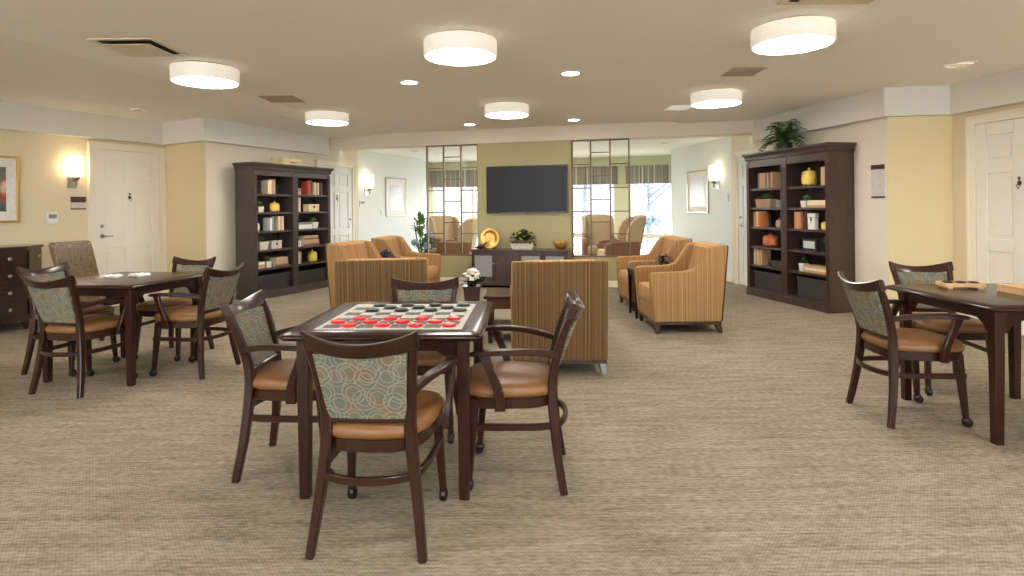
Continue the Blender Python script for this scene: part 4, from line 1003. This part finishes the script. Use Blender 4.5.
NTH = ['first', 'second', 'third', 'fourth', 'fifth', 'sixth']
SN = ['bottom', 'fifth', 'fourth', 'third', 'second', 'top']
class Unit:
    def __init__(s, o, a, name, dx=0): s.o, s.a, s.n, s.dx = o, a, name, dx
    def at(s, x, y, z): return along(s.a, s.o, x*BW/.885+s.dx, y, z)
    def books(s, x, sh, cols, word, hs=None, gname=None):
        z = SH[sh]; c = x
        for i, cn in enumerate(cols):
            w = random.uniform(.028, .040); h = (hs or .19)+random.uniform(-.012, .012); dd = .14
            b = MB(); b.box(0,.003,-dd,0,0,h); b.box(w-.003,w,-dd,0,0,h); b.box(.003,w-.003,-dd,-dd+.003,0,h)
            t = thing('book', '%s upright book, %s of its row on the %s shelf, %s' % (COL[cn], NTH[i], SN[sh], s.n), 'book', s.at(c, .20, z), s.a, 'upright books on the %s shelf, %s' % (SN[sh], s.n))
            b.build('cover', M[cn], t, smooth=0); p = MB(); p.box(.003,w-.003,-dd+.004,-.004,.003,h-.004); p.build('pages', M['pages'], t, smooth=0)
            c += (w+.002)*.885/BW
        return c
    def stack(s, x, sh, cols, w=.21):
        z = SH[sh]
        for i, cn in enumerate(cols):
            h = random.uniform(.028, .036); ww = w-.012*i
            t = thing('book', '%s flat book, %s from the base of its stack, %s shelf, %s' % (COL[cn], NTH[i], SN[sh], s.n), 'book', s.at(x+.006*i, .05, z), s.a, 'stacked books on the %s shelf, %s' % (SN[sh], s.n))
            b = MB(); b.box(0,ww,0,.15,0,.003); b.box(0,ww,0,.15,h-.003,h); b.box(0,ww,-.002,.002,.003,h-.003); b.build('cover', M[cn], t, smooth=0)
            p = MB(); p.box(.004,ww-.004,.003,.146,.003,h-.003); p.build('pages', M['pages'], t, smooth=0); z += h+.0005
        return z
    def pot(s, x, sh, w, h, label, pm='whitepot', lm='leaflight', sq=True, z=None):
        t = thing('potted_plant', label+', '+s.n, 'potted plant', s.at(x, .12, SH[sh] if z is None else z), s.a)
        b = MB()
        if sq: b.rings([[(sx*k, sy*k, zz) for sx, sy in ((-1,-1),(1,-1),(1,1),(-1,1))] for k, zz in ((w*.42,0),(w*.5,h*.98),(w*.5,h),(w*.44,h),(w*.43,h*.85))])
        else: b.prismy([(-w*.42,0),(w*.42,0),(w*.5,h),(-w*.5,h)], -.06, .06)
        b.build('pot', M[pm], t, smooth=20)
        l = MB(); bush(l, (0,0,h+.015), w*.6, min(.08,w*.55), .05, 110, .05, .018); l.build('leaves', M[lm], t, smooth=0)
    def box(s, x, sh, w, h, label, m='cream', name='keepsake_box', dd=.12, z=None):
        t = thing(name, label+', '+s.n, name.split('_')[-1], s.at(x, .06, SH[sh] if z is None else z), s.a)
        b = MB(); b.box(0,w,0,dd,0,h*.72); b.build('body', M[m], t, smooth=0, bevel=.003)
        b = MB(); b.box(-.003,w+.003,-.003,dd+.003,h*.74,h); b.build('lid', M[m], t, smooth=0, bevel=.003)
        b = MB(); b.box(w*.42,w*.58,-.006,-.001,h*.5,h*.78); b.build('clasp', M['bronze'], t, smooth=0)
    def jar(s, x, sh, r, h, label, m, feet=False, wide=1.0):
        t = thing('lidded_jar', label+', '+s.n, 'jar', s.at(x, .12, SH[sh]), s.a)
        z0 = .015 if feet else 0; b = MB()
        b.rings([[(rr*wide*math.cos(2*PI*i/22), rr*math.sin(2*PI*i/22), z0+zz) for i in range(22)] for rr, zz in ((r*.75,0),(r*.95,h*.08),(r,h*.35),(r*.95,h*.6),(r*.88,h*.66))]); b.build('body', M[m], t)
        b = MB(); b.rings([[(rr*wide*math.cos(2*PI*i/22), rr*math.sin(2*PI*i/22), z0+zz) for i in range(22)] for rr, zz in ((r*.98,h*.665),(r*.98,h*.70),(r*.7,h*.80),(r*.2,h*.86),(r*.12,h*.88),(r*.2,h*.93),(r*.15,h),(.001,h*1.01))]); b.build('lid', M[m], t)
        if feet:
            for a in (.8, 2.3, 3.9, 5.5): f = MB(); f.ball((r*wide*.7*math.cos(a), r*.7*math.sin(a), .012), .012, 8, 5); f.build('foot', M[m], t)
        hd = MB()
        for sx in (-1, 1): hd.sweep([(sx*r*wide*.95,0,z0+h*.55),(sx*(r*wide+.022),0,z0+h*.50),(sx*r*wide*.95,0,z0+h*.35)], .008, .010)
        hd.build('handles', M[m], t)
    def figure(s, x, sh, h, label, m='darkmetal', lean=1):
        t = thing('figurine', label+', '+s.n, 'figurine', s.at(x, .10, SH[sh]), s.a)
        b = MB(); b.box(-.03,.03,-.025,.025,0,.012); b.build('base', M[m], t, smooth=0, bevel=.002)
        f = MB(); k = h/.2
        f.sweep(smoothpath([(-.018*lean*k,0,.012),(-.004*lean,0,.06*k),(.006*lean,0,.10*k)], 3), .014*k, .014*k, round_=True)
        f.sweep(smoothpath([(.026*lean*k,0,.012),(.014*lean,0,.06*k),(.006*lean,0,.10*k)], 3), .014*k, .014*k, round_=True)
        f.sweep([(.006*lean,0,.095*k),(.010*lean,0,.13*k),(.006*lean,0,.155*k)], [.020*k,.030*k,.014*k], [.018*k,.022*k,.014*k], round_=True)
        f.sweep([(.008*lean,0,.15*k),(.03*lean*k,0,.125*k),(.036*lean*k,0,.10*k)], .009*k, .009*k, round_=True)
        f.sweep([(.004*lean,0,.15*k),(-.02*lean*k,0,.13*k),(-.03*lean*k,0,.15*k)], .009*k, .009*k, round_=True)
        f.ball((.006*lean,0,.178*k), (.014*k,.014*k,.018*k), 10, 6); f.build('body', M[m], t)
    def wicker(s, label, x0=.07, x1=.80, h=.22):
        t = thing('wicker_basket', label+', '+s.n, 'basket', s.at((x0+x1)/2, .05, SH[0]+.001), s.a); w = (x1-x0)/2*BW/.885
        b = MB(); b.rings([[(sx*w*k, (0 if sy < 0 else .26), z) for sx, sy in ((-1,-1),(1,-1),(1,1),(-1,1))] for k, z in ((.96,0),(1,h*.9))]); b.build('body', M['wicker'], t, smooth=0)
        b = MB()
        for z in [h*.1*i for i in range(1,9)]: b.box(-w*.99,w*.99,-.006,0,z-.007,z+.007)
        b.build('weave', M['wicker'], t, smooth=0, bevel=.003)
        b = MB(); b.sweep([(-w,0,h*.93),(w,0,h*.93),(w,.26,h*.93),(-w,.26,h*.93)], .022, .026, closed=True); b.build('rim', M['wicker'], t)
        b = MB(); b.sweep(smoothpath([(-.05,-.006,h*.72),(-.03,-.02,h*.66),(.03,-.02,h*.66),(.05,-.006,h*.72)], 3), .01, .012); b.build('handle', M['wicker'], t)
COL = {'cream': 'cream', 'tan': 'tan', 'redb': 'red', 'orange': 'orange', 'dark': 'dark', 'pinkb': 'dusty pink', 'whiteb': 'white', 'brownb': 'brown', 'greyb': 'grey'}
# left pair contents
u = Unit(LO, LA, 'nearer crate-topped bookcase', .05)
u.figure(.16, 5, .19, 'dark striding figurine first on the top shelf'); c = u.books(.30, 5, ['cream','cream','pinkb','tan'], '', .21); u.figure(c+.10, 5, .17, 'dark leaning figurine past the books on the top shelf', lean=-1)
u.pot(.17, 4, .10, .085, 'small square white planter of greens on the second shelf'); u.jar(.50, 4, .062, .15, 'yellow footed lidded dish on the second shelf', 'yellowjar', True, 1.35)
u.jar(.13, 3, .035, .14, 'small pale cup ornament on the third shelf', 'whitepot'); u.books(.34, 3, ['whiteb','greyb'], '', .20); u.books(.52, 3, ['cream','tan','cream'], '', .22)
u.pot(.19, 2, .17, .12, 'wide whitewashed planter of greens on the fourth shelf', 'greywash', 'leaf'); u.box(.37, 2, .20, .12, 'pale grey keepsake box on the fourth shelf', 'greywash')
u.stack(.07, 1, ['tan','pinkb','cream'], .13); u.pot(.32, 1, .10, .09, 'little white planter between stacks on the fifth shelf'); u.stack(.43, 1, ['brownb','pinkb','pinkb','tan'], .27)
u.wicker('dark wicker bin on the bottom shelf', .07, .75)
u = Unit(LO2, LA, 'farther crate-topped bookcase', .05)
u.box(.07, 5, .08, .10, 'dusty pink keepsake box on the top shelf', 'pinkb'); u.books(.33, 5, ['redb','redb','dark'], '', .23); u.books(.50, 5, ['cream','tan','cream'], '', .21); u.books(.63, 5, ['dark','brownb'], '', .2)
u.books(.07, 4, ['pinkb','cream'], '', .22); u.box(.35, 4, .24, .12, 'cream printed keepsake box on the second shelf', 'crate')
u.stack(.09, 3, ['whiteb','whiteb','greyb'], .30); u.pot(.52, 3, .13, .10, 'square white planter of trailing greens on the third shelf')
u.box(.07, 2, .07, .09, 'tiny white keepsake box on the fourth shelf', 'whiteb'); u.stack(.20, 2, ['brownb','tan','pinkb','brownb','tan'], .36)
u.books(.07, 1, ['cream','pinkb'], '', .19); u.jar(.50, 1, .075, .20, 'yellow beehive jar on the fifth shelf', 'yellowjar')
u.wicker('dark wicker bin on the bottom shelf', .07, .75, .2)
# right pair contents
u = Unit(RO, RA, 'farther fern-topped bookcase')
u.figure(.13, 5, .17, 'dark figurine beside the books on the top shelf'); u.books(.20, 5, ['greyb','tan','pinkb','tan','brownb','pinkb','tan'][:6], '', .22); u.books(.46, 5, ['brownb','tan'], '', .21)
u.pot(.30, 4, .34, .12, 'wide tan wicker planter of greens on the second shelf', 'lightwicker', 'leaf', False); u.box(.62, 4, .08, .10, 'small grey keepsake box on the second shelf', 'greyb')
u.books(.07, 3, ['orange','tan','cream','orange'], '', .21); u.figure(.42, 3, .19, 'black seated figurine on the third shelf', 'black'); u.jar(.60, 3, .045, .12, 'small pinkish pot ornament on the third shelf', 'pinkb')
u.jar(.40, 2, .095, .18, 'round orange lidded crock on the fourth shelf', 'orangejar', True, 1.25); u.jar(.70, 2, .03, .12, 'little grey bottle ornament on the fourth shelf', 'greyb')
u.books(.07, 1, ['cream','tan','cream','orange','tan'], '', .22); u.figure(.38, 1, .14, 'dark crouching figurine on the fifth shelf'); u.box(.50, 1, .2, .09, 'dark keepsake box on the fifth shelf', 'dark')
u.wicker('dark wicker bin on the bottom shelf', .10, .80, .24)
u = Unit(RO2, RA, 'nearer fern-topped bookcase')
u.jar(.36, 5, .09, .22, 'yellow lidded canister on the top shelf', 'yellowjar', True); u.books(.66, 5, ['tan','pinkb'], '', .23)
u.pot(.30, 4, .10, .085, 'small square white planter of succulents on the second shelf'); u.stack(.40, 4, ['tan','cream','cream'], .36)
u.books(.13, 3, ['orange','tan','orange','brownb'], '', .22); u.box(.40, 3, .13, .20, 'white upright keepsake box on the third shelf', 'whiteb', dd=.05); u.jar(.68, 3, .06, .12, 'carved ochre jar at the end of the third shelf', 'yellowjar')
t = thing('photo_frame', 'silver photo frame on the fourth shelf, nearer fern-topped bookcase', 'photo frame', u.at(.37, .10, SH[2]+.001), u.a)
mb = MB(); mb.box(-.13,.13,0,.015,0,.15); mb.sweep([(0,.015,.12),(0,.08,.0+.004)], .02, .006); mb.build('frame', M['darkmetal'], t, smooth=0)
mb = MB(); mb.box(-.10,.10,-.002,0,.03,.12); mb.build('photo', M['art2'], t, smooth=0)
u.figure(.66, 2, .20, 'tall dark figurine on the fourth shelf')
u.pot(.24, 1, .09, .10, 'small white planter with a green tuft on the fifth shelf', lm='leaf'); u.stack(.34, 1, ['tan','cream','tan'], .38)
u.wicker('dark wicker bin on the bottom shelf', .20, .83, .26)

# crate on the left pair, fern on the right pair
cp = along(LA, LO, .84, .20, BH)
t = thing('wooden_crate', 'small whitewashed wooden crate on top of the bookcases', 'crate', cp, LA)
mb = MB()
for z0, z1 in ((.0,.055),(.06,.115)):
    mb.box(-.19,.19,-.13,-.118,z0,z1); mb.box(-.19,.19,.118,.13,z0,z1); mb.box(-.19,-.178,-.118,.118,z0,z1); mb.box(.178,.19,-.118,.118,z0,z1)
mb.box(-.178,.178,-.118,.118,0,.012); mb.build('body', M['crate'], t, smooth=0)
mb = MB(); mb.box(-.195,.195,-.135,.135,.118,.132); mb.build('lid', M['crate'], t, smooth=0)
mb = MB(); mb.sweep([(-.04,-.134,.06),(-.03,-.145,.045),(.03,-.145,.045),(.04,-.134,.06)], .008, .01); mb.build('handle', M['bronze'], t)
fp = along(RA, RO, .66, .12, BH+.055)
t = thing('potted_fern', 'bushy green fern on top of the bookcases', 'potted plant', fp, RA)
mb = MB(); mb.lathe([(.07,0),(.09,.01),(.10,.09),(.105,.10),(.09,.10)], 20); mb.build('pot', M['darkmetal'], t); t.scale = (1.15, 1, .97)
fr = MB()
for k in range(64):
    a = 2*PI*k/64+random.uniform(-.12,.12); ys = .55 if math.sin(a) > 0 else .8
    inner = k % 2; L = random.uniform(.16, .26) if inner else random.uniform(.28, .38); rise = random.uniform(.20, .34) if inner else random.uniform(.10, .24); drop = random.uniform(.0, .08) if inner else random.uniform(.08, .30)
    pts = []
    for i in range(13):
        u_ = i/12; pts.append(Vector((math.cos(a)*L*u_, math.sin(a)*L*u_*ys, .09+rise*math.sin(u_*PI*.62)-drop*u_*u_)))
    for i in range(1, 12):
        d = (pts[i+1]-pts[i-1]).normalized(); sd = d.cross(Vector((0,0,1))).normalized(); ll = .082*(1-abs(i/12-.35)*1.05)
        for s_ in (-1, 1): leaf_quad(fr, pts[i], sd*s_+d*.55+Vector((0,0,-.25)), (0,0,1), ll, .026)
    fr.sweep([tuple(p) for p in pts], .004, .004)
fr.build('fronds', M['leaf'], t, smooth=0)

# ------------------------------------------------------------------ daylight, camera, view
w = bpy.data.worlds.new('World'); bpy.context.scene.world = w; w.use_nodes = True
bg = w.node_tree.nodes['Background']; bg.inputs[0].default_value = (.86, .935, 1.0, 1); bg.inputs[1].default_value = 14.5

cam = bpy.data.cameras.new('Camera'); co = bpy.data.objects.new('Camera', cam); C.objects.link(co)
cam.sensor_width = 36; cam.lens = 36*580/1024; cam.shift_y = -(288-206.5)/1024
co.location = (0, 0, 1.31)
r = .010
# right vector tips down slightly (camera rolled clockwise)
R = Vector((math.cos(r), 0, -math.sin(r))); U = Vector((math.sin(r), 0, math.cos(r))); B = Vector((0, -1, 0))
co.matrix_world = Matrix(((R.x, U.x, B.x, 0), (R.y, U.y, B.y, 0), (R.z, U.z, B.z, 1.31), (0, 0, 0, 1)))
cam.clip_end = 300
S_ = bpy.context.scene; S_.camera = co
S_.view_settings.view_transform = 'Standard'; S_.view_settings.look = 'None'; S_.view_settings.gamma = 1; S_.view_settings.exposure = .16
S_.view_settings.use_curve_mapping = False
S_.cycles.use_denoising = True; S_.cycles.max_bounces = 10; S_.cycles.diffuse_bounces = 6; S_.cycles.transparent_max_bounces = 12
S_.cycles.sample_clamp_indirect = 6; S_.cycles.caustics_reflective = False; S_.cycles.caustics_refractive = False
